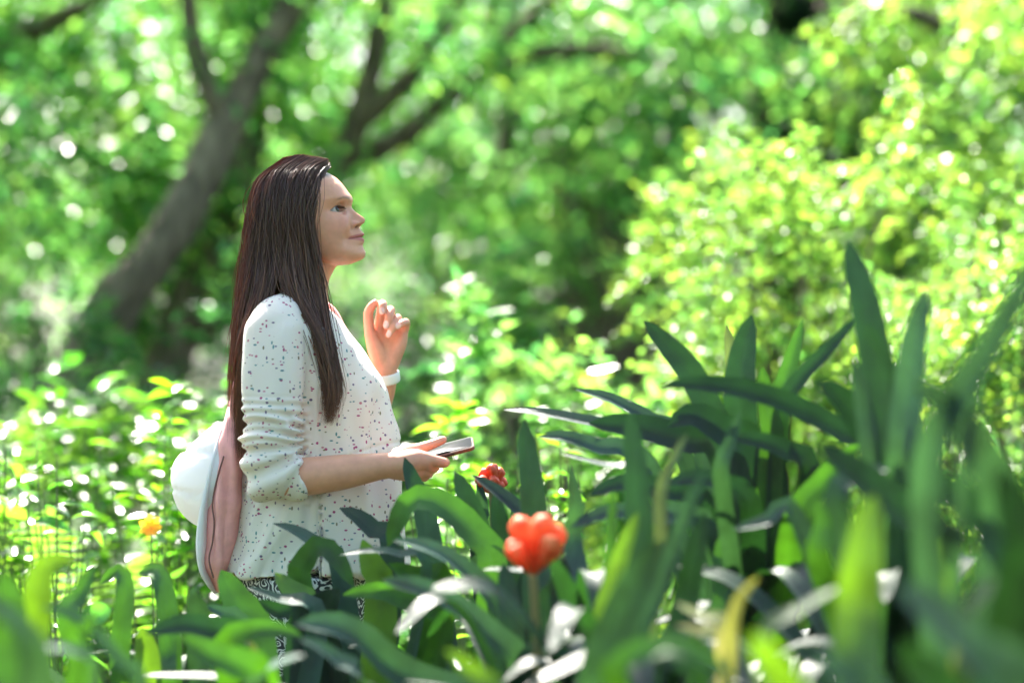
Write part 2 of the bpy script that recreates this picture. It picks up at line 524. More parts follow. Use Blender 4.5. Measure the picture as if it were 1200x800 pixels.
# lash lines
q = (ay - 3.25) / 1.65
inq = (np.abs(q) < 1.08) * fr
upz = -2.2 + .78 * np.clip(1 - np.abs(q) ** 2.2, 0, 1) + .02
loz = -2.2 - .50 * np.clip(1 - np.abs(q) ** 2.0, 0, 1) + .02
blend(.95 * inq * np.exp(-((z - upz - .01) / .085) ** 2), (.018, .010, .008))
blend(.55 * inq * np.exp(-((z - loz) / .08) ** 2), (.10, .04, .03))
blend(.42 * fr * np.exp(-((ay - 3.2) / 1.2) ** 2 - ((z + 1.40) / .34) ** 2), (.38, .19, .14))
blend(.30 * fr * np.exp(-((ay - 2.2) / .8) ** 2 - ((z + 2.8) / .5) ** 2), (.42, .20, .16))
# scalp under the hair
blend(sstep(x, 2.2, .8) * sstep(z, -7, -5.5) * .95, (.035, .02, .016))
blend(sstep(z - .95 * (6.0 - x), 0.2, 1.0) * sstep(z, 4.2, 5.2) * .95, (.035, .02, .016))
# knuckles and finger ends redder, nails pale
tips = [(Zf(250, 160, -.054), .0085), (Zf(281, 268, -.053), .009), (Zf(302, 340, -.048), .0085), (Zf(378, 276, -.048), .008)]
hand_m = ((ppx > 428) & (ppx < 484) & (ppy < 392)) | ((ppx > 480) & (ppy > 505) & (ppy < 575))
blend(.28 * hand_m, (.70, .30, .22))
for c, r in tips:
    d = np.linalg.norm((BV - c) * [1, .5, .75], axis=1)
    blend(.85 * sstep(d, r * .78, r * .60), (.80, .56, .52))
me = mesh_np('body', BV, BF); set_col(me, C)
body = obj('body', me, skin, woman)

# ---- eyes
eye_m, nt, n_, l_, b_, o_ = new_mat('eye')
at_ = n_.new('ShaderNodeAttribute'); at_.attribute_name = 'col'; l_.new(at_.outputs[0], b_.inputs['Base Color'])
b_.inputs['Roughness'].default_value = .14; b_.inputs['Specular IOR Level'].default_value = .35
for sgn in (-1, 1):
    m_, k_ = 48, 64
    ph = np.linspace(0, math.pi, m_); th = np.linspace(0, 2 * math.pi, k_, endpoint=False)
    gz = np.array((.90, -.34, .12)); gz /= np.linalg.norm(gz)
    e1 = np.cross(gz, (0, 0, 1)); e1 /= np.linalg.norm(e1); e2 = np.cross(e1, gz)
    r = 1.24 + .05 * np.exp(-(ph / .42) ** 4)
    V = (np.cos(ph) * r)[:, None, None] * gz + (np.sin(ph) * r)[:, None, None] * (np.cos(th)[None, :, None] * e1 + np.sin(th)[None, :, None] * e2)
    V = V + np.array((4.85, sgn * 3.25, -2.2))
    a = np.repeat(ph[:, None], k_, 1).ravel()
    cc = np.tile((.40, .33, .29), (a.size, 1))
    rad = .75 + .25 * np.sin(np.tile(th, m_) * 23)
    ir = sstep(a, .50, .44); cc = cc * (1 - ir[:, None]) + (np.array((.045, .022, .009)) * rad[:, None]) * ir[:, None]
    lim = np.exp(-((a - .47) / .05) ** 2)[:, None]; cc = cc * (1 - .7 * lim) + np.array((.02, .015, .01)) * .7 * lim
    pu = sstep(a, .20, .16); cc = cc * (1 - pu[:, None]) + .003 * pu[:, None]
    vv, ff = grid_closed(head_to_world(V))
    me = mesh_np('eye', vv, ff); set_col(me, np.concatenate([cc, [[.003] * 3], [[.6] * 3]]))
    obj('eye', me, eye_m, woman)

# ---- hair
hair_m, nt, n_, l_, b_, o_ = new_mat('hair')
at_ = n_.new('ShaderNodeAttribute'); at_.attribute_name = 'col'; l_.new(at_.outputs[0], b_.inputs['Base Color'])
b_.inputs['Roughness'].default_value = .40; b_.inputs['Specular IOR Level'].default_value = .55
add_translucent(hair_m, (.42, .15, .05), .24)
ST = 10
g = {
    0.0: [(384, 197, -.008), (377, 206, -.046), (371, 231, -.070), (366, 255, -.077), (369, 288, -.077), (377, 335, -.083), (387, 392, -.130), (394, 430, -.150), (399, 460, -.155), (388, 496, -.156)],
    0.2: [(381, 188, -.012), (362, 200, -.055), (353, 230, -.080), (350, 258, -.088), (354, 290, -.088), (363, 338, -.100), (376, 392, -.140), (385, 430, -.155), (391, 462, -.160), (386, 500, -.160)],
    0.4: [(368, 185, -.012), (343, 203, -.060), (336, 233, -.086), (334, 262, -.094), (336, 295, -.096), (344, 340, -.130), (368, 390, -.160), (380, 430, -.163), (385, 462, -.164), (385, 498, -.162)],
    0.55: [(355, 184, -.010), (327, 203, -.055), (319, 233, -.080), (316, 265, -.090), (313, 300, -.095), (306, 343, -.125), (291, 392, -.150), (287, 430, -.150), (286, 475, -.140), (284, 545, -.130)],
    0.8: [(345, 185, -.004), (312, 205, -.035), (303, 233, -.055), (299, 266, -.065), (296, 300, -.070), (290, 343, -.080), (283, 392, -.090), (281, 430, -.092), (280, 475, -.090), (279, 540, -.085)],
    1.0: [(335, 187, 0), (307, 210, 0), (297, 236, 0), (292, 266, 0), (288, 300, 0), (283, 343, 0), (279, 392, 0), (277, 430, 0), (275, 475, 0), (276, 530, 0)],
}
ga = sorted(g); GA = np.array([g[k] for k in ga], float)
FK = np.array([1, 1, 1, 1, .9, .45, .03, 0, 0, 0])


def guide(a, side):
    """Stage points (px, py, dy) for hair parameter a in 0..1; side -1 near, +1 far."""
    if side > 0 and a < .55:                      # far side is swept behind the shoulder
        lo = np.array([np.interp(a, ga, GA[:, s, k]) for s in range(ST) for k in range(3)]).reshape(ST, 3)
        bk = GA[3]
        f = np.array([0, 0, 0, 0, .15, .6, 1, 1, 1, 1])[:, None]
        q = lo * (1 - f) + bk * f
    elif a <= .4 or a >= .55:
        q = np.array([np.interp(a, ga, GA[:, s, k]) for s in range(ST) for k in range(3)]).reshape(ST, 3)
    else:
        u = (a - .4) / .15
        if a < .475: q = GA[2] + (GA[3] - GA[2]) * (u * FK)[:, None]
        else: q = GA[3] + (GA[2] - GA[3]) * ((1 - u) * FK)[:, None]
    q = q.copy()
    if side > 0: q[:, 2] *= -1
    return q


def to_world(q): return np.stack([(q[..., 0] - 600) * (YW + q[..., 2]) / F, YW + q[..., 2], CAM_Z + (400 - q[..., 1]) * (YW + q[..., 2]) / F], -1)


hr = np.random.default_rng(3)
NS, NP = 9500, 30
SV = np.zeros((NS, NP, 3)); SC = np.zeros((NS, 3)); SR = np.zeros(NS)
tt = np.linspace(0, 1, NP)
clump_a = hr.uniform(0, 1, 260)
core = to_world(np.array([(352, 235, 0)]))[0]
for i in range(NS):
    side = -1 if i < NS * .68 else 1
    a = hr.uniform(0, 1) ** .9
    stray = hr.random() < .07
    k = np.argmin(np.abs(clump_a - a)); ac = a + (clump_a[k] - a) * .55
    q0 = guide(a, side); q1 = guide(ac, side)
    f = np.linspace(0, 1, ST)[:, None] ** 1.4 * .8
    q = q0 * (1 - f) + q1 * f
    c = crom(q, NP)
    end = (hr.uniform(.86, 1.0) if hr.random() < .75 else hr.uniform(.70, .9)) if a > .475 or side > 0 else 1 - .48 * hr.random() ** 1.25
    if stray and hr.random() < .3: end = hr.uniform(.3, .8)
    c = np.stack([np.interp(tt * end, tt, c[:, j]) for j in range(3)], -1)
    w = to_world(c)
    depth = hr.uniform(-.009, .003) if not stray else hr.uniform(.0, .006)
    out = w - core; out[:, 2] *= .3; out /= np.linalg.norm(out, axis=1)[:, None] + 1e-9
    w += out * depth
    amp = (.0015 + .005 * tt) * (1 if not stray else 2.6)
    p1, p2, f1 = hr.uniform(0, 6.28), hr.uniform(0, 6.28), hr.uniform(3, 8)
    w[:, 0] += amp * np.sin(tt * f1 + p1) + hr.normal() * .004 * tt
    w[:, 1] += amp * np.sin(tt * f1 * .8 + p2) + hr.normal() * .003 * tt
    SV[i] = w
    sh = hr.uniform(.75, 1.3)
    base = np.array((.066, .032, .022)) if hr.random() < .82 else np.array((.15, .072, .042))
    SC[i] = base * sh; SR[i] = hr.uniform(.00045, .0008)
# three-sided strands
T = np.gradient(SV, axis=1); T /= np.linalg.norm(T, axis=2)[..., None] + 1e-9
N1 = np.cross(T, np.array((.3, 1, .2))); N1 /= np.linalg.norm(N1, axis=2)[..., None] + 1e-9
N2 = np.cross(T, N1)
tap = np.clip((1 - tt) * 6, .12, 1)[None, :, None] * SR[:, None, None]
th3 = np.array([0, 2.0944, 4.18879])
VV = SV[:, :, None, :] + tap[..., None] * (np.cos(th3)[None, None, :, None] * N1[:, :, None, :] + np.sin(th3)[None, None, :, None] * N2[:, :, None, :])
HVt = VV.reshape(-1, 3)
ii = np.arange(NS)[:, None, None] * NP * 3 + np.arange(NP - 1)[None, :, None] * 3
jj = np.arange(3)[None, None, :]; jn = (jj + 1) % 3
HQ = np.stack([ii + jj, ii + jn, ii + 3 + jn, ii + 3 + jj], -1).reshape(-1, 4)
HC3 = np.repeat(SC[:, None, :], NP * 3, 1).reshape(-1, 3)
tipw = np.tile(np.repeat(tt, 3), NS)[:, None]
HC3 = HC3 * (1 + 1.1 * tipw ** 2 * np.array((1, .85, .7)))
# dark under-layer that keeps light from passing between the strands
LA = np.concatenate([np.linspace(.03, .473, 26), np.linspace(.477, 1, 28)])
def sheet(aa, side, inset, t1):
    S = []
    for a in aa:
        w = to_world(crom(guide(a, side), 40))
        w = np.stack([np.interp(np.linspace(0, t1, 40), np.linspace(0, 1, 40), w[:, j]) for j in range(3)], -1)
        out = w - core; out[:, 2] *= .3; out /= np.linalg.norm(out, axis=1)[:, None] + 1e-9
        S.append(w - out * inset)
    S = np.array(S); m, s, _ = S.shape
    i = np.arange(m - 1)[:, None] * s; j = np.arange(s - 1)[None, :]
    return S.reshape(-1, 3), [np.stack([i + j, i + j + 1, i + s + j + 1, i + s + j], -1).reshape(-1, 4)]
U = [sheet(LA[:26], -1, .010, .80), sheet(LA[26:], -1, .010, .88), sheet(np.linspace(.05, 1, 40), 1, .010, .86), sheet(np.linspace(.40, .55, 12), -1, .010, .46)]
uv_, uf_ = join(U)
V, fs = join([(HVt, [HQ]), (uv_, uf_)])
me = mesh_np('hair', V, fs)
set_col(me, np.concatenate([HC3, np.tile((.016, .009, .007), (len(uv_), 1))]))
obj('hair', me, hair_m, woman)

# ---- blouse
blouse_m, nt, n_, l_, b_, o_ = new_mat('blouse_cloth')
tc_ = n_.new('ShaderNodeTexCoord')
cur = None
base_c = (.86, .785, .715)
def speck_layer(prev, scale, stretch, rot, thr, colors, seed):
    mp = n_.new('ShaderNodeMapping'); mp.inputs['Rotation'].default_value = rot; mp.inputs['Scale'].default_value = stretch
    mp.inputs['Location'].default_value = (seed, seed * .7, seed * .3)
    l_.new(tc_.outputs['Object'], mp.inputs['Vector'])
    vo = n_.new('ShaderNodeTexVoronoi'); vo.inputs['Scale'].default_value = scale; vo.inputs['Randomness'].default_value = 1.0
    l_.new(mp.outputs[0], vo.inputs['Vector'])
    lt = n_.new('ShaderNodeMapRange'); lt.inputs[1].default_value = thr; lt.inputs[2].default_value = thr * .80
    l_.new(vo.outputs['Distance'], lt.inputs[0])
    sx = n_.new('ShaderNodeSeparateColor'); l_.new(vo.outputs['Color'], sx.inputs[0])
    rp = n_.new('ShaderNodeValToRGB'); rp.color_ramp.interpolation = 'CONSTANT'
    el = rp.color_ramp.elements
    for k, c in enumerate(colors):
        e = el[k] if k < 2 else el.new(k / len(colors))
        e.position = k / len(colors); e.color = (*c, 1)
    l_.new(sx.outputs[0], rp.inputs[0])
    th = n_.new('ShaderNodeMath'); th.operation = 'GREATER_THAN'; th.inputs[1].default_value = .22
    l_.new(sx.outputs[1], th.inputs[0])
    mm = n_.new('ShaderNodeMath'); mm.operation = 'MULTIPLY'; l_.new(lt.outputs[0], mm.inputs[0]); l_.new(th.outputs[0], mm.inputs[1])
    mx = n_.new('ShaderNodeMix'); mx.data_type = 'RGBA'
    l_.new(mm.outputs[0], mx.inputs[0])
    if prev is None: mx.inputs[6].default_value = (*base_c, 1)
    else: l_.new(prev, mx.inputs[6])
    l_.new(rp.outputs[0], mx.inputs[7])
    return mx.outputs[2]
mag, ros, tea, ind, oli = (.42, .07, .18), (.56, .20, .26), (.12, .26, .28), (.18, .12, .22), (.24, .19, .11)
cur = speck_layer(None, 52, (1, 1, 1.2), (0, 0, 0), .18, [mag, ros, ind, mag], 1.3)
cur = speck_layer(cur, 46, (2.1, 1, 1.0), (0, .75, 0), .195, [tea, mag, ind, oli, tea], 4.1)
cur = speck_layer(cur, 46, (1, 1, 2.1), (0, .5, 0), .19, [ros, tea, ind, mag], 8.7)
cur = speck_layer(cur, 60, (1, 1, 1.8), (.3, -.6, .5), .17, [oli, ind, ros, tea, mag], 13.0)
l_.new(cur, b_.inputs['Base Color'])
b_.inputs['Roughness'].default_value = .85; b_.inputs['Specular IOR Level'].default_value = .2
b_.inputs['Sheen Weight'].default_value = .25
wv = n_.new('ShaderNodeTexNoise'); wv.inputs['Scale'].default_value = 900; l_.new(tc_.outputs['Object'], wv.inputs['Vector'])
bp_ = n_.new('ShaderNodeBump'); bp_.inputs['Strength'].default_value = .25; bp_.inputs['Distance'].default_value = .001
l_.new(wv.outputs[0], bp_.inputs['Height']); l_.new(bp_.outputs[0], b_.inputs['Normal'])
add_translucent(blouse_m, cur, .30)

rows = [  # py, back x, front x, half width, y of centre
    (352, 320, 382, .068), (362, 312, 390, .098), (374, 301, 399, .150), (390, 294, 409, .172), (410, 290, 423, .172), (432, 289, 438, .165), (452, 291, 450, .160),
    (472, 293, 453, .155), (495, 294, 456, .150), (520, 293, 459, .150), (545, 288, 463, .158), (575, 281, 468, .168), (610, 273, 471, .178), (645, 265, 473, .186), (668, 262, 474, .190)]
NR, NTH = 90, 96
rr = np.array(rows, float)
cyv = crom(rr, NR)
th = np.linspace(0, 2 * math.pi, NTH, endpoint=False)
Vb = np.zeros((NR, NTH, 3))
for i, (py, xb, xf, hw) in enumerate(cyv):
    A = P(xb, py); Bq = P(xf, py)
    cx = (A[0] + Bq[0]) / 2; ax = (Bq[0] - A[0]) / 2
    c, s = np.cos(th), np.sin(th)
    Vb[i, :, 0] = cx + ax * np.sign(c) * np.abs(c) ** .9
    Vb[i, :, 1] = YW + hw * np.sign(s) * np.abs(s) ** .85
    Vb[i, :, 2] = A[2]
    if i < 16:                                   # neck opening sits higher at the back and sides than in front
        k = 1 - i / 16
        Vb[i, :, 2] += k * (-.012 * np.clip(c, 0, 1) + .010 * np.clip(-c, 0, 1) + .006 * np.abs(s))
bust = [tube([P(402, 446, YW + k * .07), P(417, 464, YW + k * .07), P(418, 520, YW + k * .075)], [.058, .047, .045], 16, 24) for k in (-1, 1)]
bl = [grid_closed(Vb)] + bust
bl.append(tube([P(338, 366, YW - .095), P(324, 384, YW - .148), P(321, 430, YW - .172), P(319, 490, YW - .19), P(316, 540, YW - .20), P(314, 560, YW - .203)], [.042, .0560, .0580, .0560, .0520, .046], 40, 40))
bl.append(tube([P(314, 560, YW - .205), P(330, 559, YW - .205), P(345, 556, YW - .205), P(355, 554.5, YW - .205)], [.0475, .0475, .0455, .0455], 20, 40, round_ends=False))
bl.append(tube([P(345, 370, YW + .095), P(348, 384, YW + .15), P(388, 460, YW + .235), P(412, 515, YW + .265), P(420, 520, YW + .262)], [.044, .060, .058, .052, .048], 30, 36))
bl.append(tube([P(414, 528, YW + .265), P(425, 505, YW + .245), P(434, 482, YW + .22)], [.046, .044, .042], 20, 36, round_ends=False))
LV, LF = voxel(bl, .0030)
lx, ly = unP(LV)
edge = (lx > 338) & (ly > 525) & (LV[:, 1] < YW - .14)
LV = laplace(LV, LF, 12, np.where(edge | (ly > 650), .12, 1.0))
gap_s = sstep(lx, 385, 405) * sstep(ly, 400, 430) * (LV[:, 1] < YW + .16)
LV = laplace(LV, LF, 60, gap_s * sstep(ly, 640, 600))
nn = normals(LV, LF)
lx, ly = unP(LV)
near = sstep(LV[:, 1], YW - .10, YW - .15)
arm_d = np.abs(lx - (323 - (ly - 400) * .035))
on_arm = near * sstep(arm_d, 48, 36) * sstep(ly, 368, 385)
on_arm = np.maximum(on_arm, near * (ly > 520) * (ly < 592) * sstep(lx, 368, 360) * sstep(lx, 280, 290))
# gathered folds that fan out of the inner elbow
ang = np.arctan2(ly - 512, 372 - lx)
rad_ = np.hypot(ly - 512, 372 - lx)
fan = np.sin(ang * 15 + 1.1 * noise(LV, 22, 1) + .02 * rad_)
fan = np.sign(fan) * np.abs(fan) ** .8
dsp = .0062 * fan * on_arm * sstep(ly, 470, 505) * sstep(rad_, 8, 26)
ring = np.sin((ly - 480) * .62 + 2.0 * noise(LV, 16, 2))
dsp += .0036 * ring * on_arm * sstep(ly, 455, 490) * sstep(ly, 545, 520)
dsp += .0040 * on_arm * np.sin((lx * .10 + ly * .055) + 1.5 * noise(LV, 12, 3)) * sstep(ly, 500, 440)
cuff = on_arm * np.exp(-((lx - (361 - (ly - 530) * .33)) / 4.0) ** 2) * (ly > 520)
dsp += .0022 * cuff - .0016 * on_arm * (ly > 520) * np.exp(-((lx - (352 - (ly - 530) * .33)) / 2.2) ** 2)
# hanging folds of the body, stronger below the waist seam
ang_t = np.arctan2(LV[:, 1] - YW, lx - 375)
body_m = (1 - on_arm)
low = sstep(ly, 430, 640)
dsp += body_m * (.004 + .011 * low) * np.sin(ang_t * 9 + 1.6 * noise(LV * [1, 1, .25], 7, 4) + (ly - 500) * .004) * sstep(ly, 395, 450)
dsp += body_m * .006 * sstep(lx, 390, 440) * np.sin(lx * .21 + .5 * noise(LV, 9, 2)) * sstep(ly, 440, 500)
dsp += body_m * .0045 * noise(LV * [1, 1, .6], 26, 5) * sstep(ly, 380, 420)
seam_y = 536 - (lx - 400) * .30
dsp -= body_m * .0028 * np.exp(-((ly - seam_y) / 2.2) ** 2)
dsp += body_m * .0022 * np.sin(lx * .9 + noise(LV, 30)) * np.exp(-((ly - seam_y - 8) / 9) ** 2)
# crease where sleeve meets body
LV = LV + nn * dsp[:, None]
# hem slightly wavy and dipping to the back
hem = sstep(ly, 640, 668)
LV[:, 2] += hem * (.008 * np.sin(ang_t * 6) + .012 * sstep(lx, 300, 420))
me = mesh_np('blouse', LV, LF)
obj('blouse', me, blouse_m, woman)

# ---- patterned trousers and shoes
trs, nt, n_, l_, b_, o_ = new_mat('paisley_cloth')
tc_ = n_.new('ShaderNodeTexCoord')
ns_ = n_.new('ShaderNodeTexNoise'); ns_.inputs['Scale'].default_value = 30; l_.new(tc_.outputs['Object'], ns_.inputs['Vector'])
ad_ = n_.new('ShaderNodeMix'); ad_.data_type = 'VECTOR'; ad_.inputs[0].default_value = .035
l_.new(tc_.outputs['Object'], ad_.inputs[4]); l_.new(ns_.outputs['Color'], ad_.inputs[5])
vo_ = n_.new('ShaderNodeTexVoronoi'); vo_.inputs['Scale'].default_value = 38; l_.new(ad_.outputs[1], vo_.inputs['Vector'])
sn_ = n_.new('ShaderNodeMath'); sn_.operation = 'MULTIPLY'; sn_.inputs[1].default_value = 26; l_.new(vo_.outputs['Distance'], sn_.inputs[0])
s2_ = n_.new('ShaderNodeMath'); s2_.operation = 'SINE'; l_.new(sn_.outputs[0], s2_.inputs[0])
rp_ = n_.new('ShaderNodeValToRGB'); rp_.color_ramp.elements[0].position = .42; rp_.color_ramp.elements[1].position = .55
rp_.color_ramp.elements[0].color = (.025, .025, .035, 1); rp_.color_ramp.elements[1].color = (.62, .60, .60, 1)
l_.new(s2_.outputs[0], rp_.inputs[0]); l_.new(rp_.outputs[0], b_.inputs['Base Color']); b_.inputs['Roughness'].default_value = .8
zw = lambda zz: 400 + (CAM_Z - zz) * F / YW
tp = [tube([P(358, zw(.98)), P(358, zw(.88)), P(358, zw(.78))], [.12, .135, .135], 14, 32)]
for dy in (-.085, .085):
    tp.append(tube([P(356, zw(.84), YW + dy), P(356, zw(.50), YW + dy), P(352, zw(.10), YW + dy)], [.105, .085, .075], 24, 24, round_ends=False))
V, fs = voxel(tp, .006); V = laplace(V, fs, 5)
V = V + normals(V, fs) * (.004 * noise(V * [1, 1, .3], 20))[:, None]
obj('trousers', mesh_np('trousers', V, fs), trs, woman)
shoe_m = plain('shoe_leather', (.30, .27, .25), .5, vary=.2)
for dy in (-.085, .085):
    V, fs = tube([P(335, 0, YW + dy) * [1, 1, 0] + [0, 0, .052], P(352, 0, YW + dy) * [1, 1, 0] + [0, 0, .058], P(400, 0, YW + dy) * [1, 1, 0] + [0, 0, .045], P(442, 0, YW + dy) * [1, 1, 0] + [0, 0, .036]], [.036, .043, .042, .030], 20, 16)
    V[:, 2] = np.maximum(V[:, 2], .002)
    obj('shoe', mesh_np('shoe', V, fs), shoe_m, woman)

# ---- wristband with a small face, on the raised wrist
band_m = plain('band_rubber', (.78, .74, .68), .45)
A, Bq = P(451.5, 436, YW + .163), P(453.2, 449, YW + .170)
ax = (Bq - A) / np.linalg.norm(Bq - A)
e1 = np.cross(ax, (0, 1, 0)); e1 /= np.linalg.norm(e1); e2 = np.cross(ax, e1)
th = np.linspace(0, 2 * math.pi, 56, endpoint=False)
rings = []
for (s, r) in [(0, .0268), (.0015, .0282), (.005, .0290), (.017, .0290), (.0205, .0282), (.022, .0268), (.0205, .0245), (.0015, .0245)]:
    rings.append(A + ax * s + r * (np.cos(th)[:, None] * e1 + .92 * np.sin(th)[:, None] * e2))
R_ = np.array(rings); m, s = 8, 56
i = np.arange(m)[:, None]; i2 = (i + 1) % m; j = np.arange(s)[None, :]; j2 = (j + 1) % s
q = np.stack([i * s + j, i * s + j2, i2 * s + j2, i2 * s + j], -1).reshape(-1, 4)
wb = obj('wristband', mesh_np('wristband', R_.reshape(-1, 3), [q]), band_m, woman)
# ================================================================== phone and backpack
phone_case = plain('phone_case', (.16, .055, .03), .4)
phone_glass = plain('phone_glass', (.012, .013, .016), .35, .02)
metal_d = plain('dark_lens', (.02, .02, .025), .15)


def rounded_slab(cx, u, v, w, L, Wd, T, rc, n=6):
    """Rounded-corner slab: centre, long axis u, width axis v, normal w."""
    out = []
    for sx_, sy2, a0 in ((1, 1, 0), (-1, 1, 90), (-1, -1, 180), (1, -1, 270)):
        for k in range(n + 1):
            a = math.radians(a0 + 90 * k / n)
            out.append((sx_ * (L / 2 - rc) + rc * math.cos(a), sy2 * (Wd / 2 - rc) + rc * math.sin(a)))
    out = np.array(out)
    rings = []
    for h, sc in ((-T / 2, -.0012), (-T / 2 + .0012, 0), (T / 2 - .0012, 0), (T / 2, -.0012)):
        q = out * (1 + np.array([sc / (L / 2), sc / (Wd / 2)]))
        rings.append(cx + q[:, :1] * u + q[:, 1:] * v + h * w)
    return grid_closed(np.array(rings))


u = P(551, 525, YW - .155) - P(492, 540, YW - .155); u /= np.linalg.norm(u)
v0 = np.array((0, .965, .26)); v = v0 - u * v0.dot(u); v /= np.linalg.norm(v)
w = np.cross(u, v)
pc = P(513, 534.5, YW - .155) + v * .026
phone = empty('phone', pc, 'dark phone in a brown case held out flat in the hand', 'phone')
V, fs = rounded_slab(pc, u, v, w, .146, .070, .0075, .009); obj('case', mesh_np('case', V, fs, False), phone_case, phone)
V, fs = rounded_slab(pc + w * .0041, u, v, w, .139, .064, .0012, .007); obj('screen', mesh_np('screen', V, fs, False), phone_glass, phone)
V, fs = rounded_slab(pc - v * .0352 + u * .02, u, w, v, .026, .0022, .0012, .0010); obj('button', mesh_np('button', V, fs, False), metal_d, phone)

pink_m = plain('pink_canvas', (.82, .37, .35), .85, .2, bump=.35, bscale=600, vary=.18, vscale=60)
white_n = plain('white_nylon', (.80, .79, .80), .6, .3, bump=.25, bscale=40, vary=.04, vscale=30)
add_translucent(white_n, (.85, .84, .84), .30)
trim_m = plain('brown_trim', (.16, .07, .06), .7)
pack = empty('backpack', P(262, 690, YW), 'white nylon backpack with pink canvas side panel on the person\'s back', 'backpack')
# pink body between her back and the pocket
prow = [(470, 268, 288, .05), (485, 266, 291, .085), (510, 262, 292, .105), (540, 258, 291, .118), (580, 250, 290, .122), (620, 248, 284, .122), (655, 246, 278, .115), (676, 250, 272, .095), (688, 255, 266, .06)]
pr = crom(np.array(prow, float), 60)
th = np.linspace(0, 2 * math.pi, 72, endpoint=False); c, s = np.cos(th), np.sin(th)
PV = np.zeros((60, 72, 3))
for i, (py, xb, xf, hw) in enumerate(pr):
    A, Bq = P(xb, py), P(xf, py)
    PV[i, :, 0] = (A[0] + Bq[0]) / 2 + (Bq[0] - A[0]) / 2 * np.sign(c) * np.abs(c) ** .7
    PV[i, :, 1] = YW + hw * np.sign(s) * np.abs(s) ** .45
    PV[i, :, 2] = A[2]
V, fs = grid_closed(PV); nn = normals(V, fs)
qx, qy = unP(V)
V = V + nn * (.004 * np.sin(qx * .36 + 1.3 * noise(V, 14)) * sstep(qy, 480, 560) + .003 * noise(V, 30, 2))[:, None]
obj('canvas_body', mesh_np('canvas_body', V, fs), pink_m, pack)
# white outer shell below the pocket
srow = [(500, 262, 270, .085), (540, 252, 262, .112), (590, 241, 252, .120), (630, 236, 250, .120), (660, 239, 248, .112), (680, 247, 254, .09), (692, 253, 258, .05)]
sr = crom(np.array(srow, float), 50)
SVv = np.zeros((50, 72, 3))
for i, (py, xb, xf, hw) in enumerate(sr):
    A, Bq = P(xb, py), P(xf, py)
    SVv[i, :, 0] = (A[0] + Bq[0]) / 2 + (Bq[0] - A[0]) / 2 * np.sign(c) * np.abs(c) ** .7
    SVv[i, :, 1] = YW + hw * np.sign(s) * np.abs(s) ** .4
    SVv[i, :, 2] = A[2]
V, fs = grid_closed(SVv)
obj('outer_panel', mesh_np('outer_panel', V, fs), white_n, pack)
# domed white pocket with two raised seams
dome = np.array([(272, 494), (258, 497), (245, 503), (231, 513), (218, 526), (207, 539), (202, 552), (201, 567), (203, 581), (208, 594), (215, 604), (224, 612), (233, 617), (240, 616)], float)
cb = np.array((262, 556.0))
cl = crom(dome, 48)
rings = []
for k, wgt in enumerate(np.linspace(-1, 1, 33)):
    sc = math.sqrt(max(0.0, 1 - abs(wgt) ** 2.6)) * .94 + .06
    pts = cb + (cl - cb) * sc
    closed = np.concatenate([pts, cb + (np.array([(262, 600), (266, 560), (272, 520)]) - cb) * sc])
    rings.append([P(a, b, YW + wgt * .118) for a, b in closed])
V, fs = grid_closed(np.array(rings)); nn = normals(V, fs)
qx, qy = unP(V)
seam1 = np.abs((qy - (527 + (qx - 220) * .07))); seam2 = np.abs(qy - (573 + (qx - 205) * .22))
V = V + nn * (.006 * np.exp(-(seam1 / 2.2) ** 2) + .006 * np.exp(-(seam2 / 2.0) ** 2) + .003 * noise(V, 25, 3))[:, None]
pk = obj('pocket', mesh_np('pocket', V, fs), white_n, pack)
# dark piping between white and pink on the near side
pts = [P(a, b, YW - .121) for a, b in ((262, 535), (254, 562), (249, 590), (251, 612), (249, 635), (245, 655), (250, 676))]
V, fs = tube(pts, [.0016] * 7, 60, 8); obj('piping', mesh_np('piping', V, fs), trim_m, pack)
# shoulder straps
def strap(pts, wd=.030, th_=.006):
    C_ = crom(np.array(pts), 60)
    T_, _, _ = frames(C_)
    W_ = np.tile(np.array((0, 1.0, 0)), (60, 1)); W_ -= T_ * (W_ * T_).sum(1)[:, None]; W_ /= np.linalg.norm(W_, axis=1)[:, None]
    N_ = np.cross(T_, W_)
    sec = [(-1, -.5), (-1, .5), (-.85, 1), (.85, 1), (1, .5), (1, -.5), (.85, -1), (-.85, -1)]
    R_ = np.stack([C_ + W_ * (a * wd) + N_ * (b * th_) for a, b in sec], 1)
    return grid_closed(R_)
V, fs = strap([P(276, 492, YW + .06), P(285, 440, YW + .075), P(300, 385, YW + .085), P(330, 352, YW + .09), P(362, 347, YW + .09), (P(388, 361, YW + .088)), P(402, 384, YW + .088), P(420, 414, YW + .10), P(434, 446, YW + .12)], .024, .005)
obj('strap', mesh_np('strap', V, fs), pink_m, pack)
V, fs = strap([P(277, 500, YW - .07), P(273, 480, YW - .075), P(276, 455, YW - .08), P(283, 425, YW - .085)], .018, .005)
obj('strap', mesh_np('strap', V, fs), pink_m, pack)
# ================================================================== the ground
def ground_h(x, y):
    x = np.asarray(x, float); y = np.asarray(y, float)
    bank = .40 + .16 * sstep(x, -.5, 1.2) - .10 * sstep(x, -.4, -1.6)
    front = sstep(y, 4.50, 3.95) * sstep(y, .3, 1.5)
    h = bank * front
    h = h + .42 * sstep(y, 5.5, 7.5) * sstep(x, -.5, -1.2) + .25 * sstep(y, 6.0, 9.0) * sstep(x, -.2, .8)
    h = h + 5.0 * sstep(y, 17, 60) + .35 * sstep(y, 8, 16)
    p = np.stack([x, y, 0 * x], -1)
    away = sstep(np.hypot(x + .43, (y - 4.8)), .35, 1.0)
    return h + away * (.03 * noise(p, 1.3, 1) + .015 * noise(p, 5, 2))


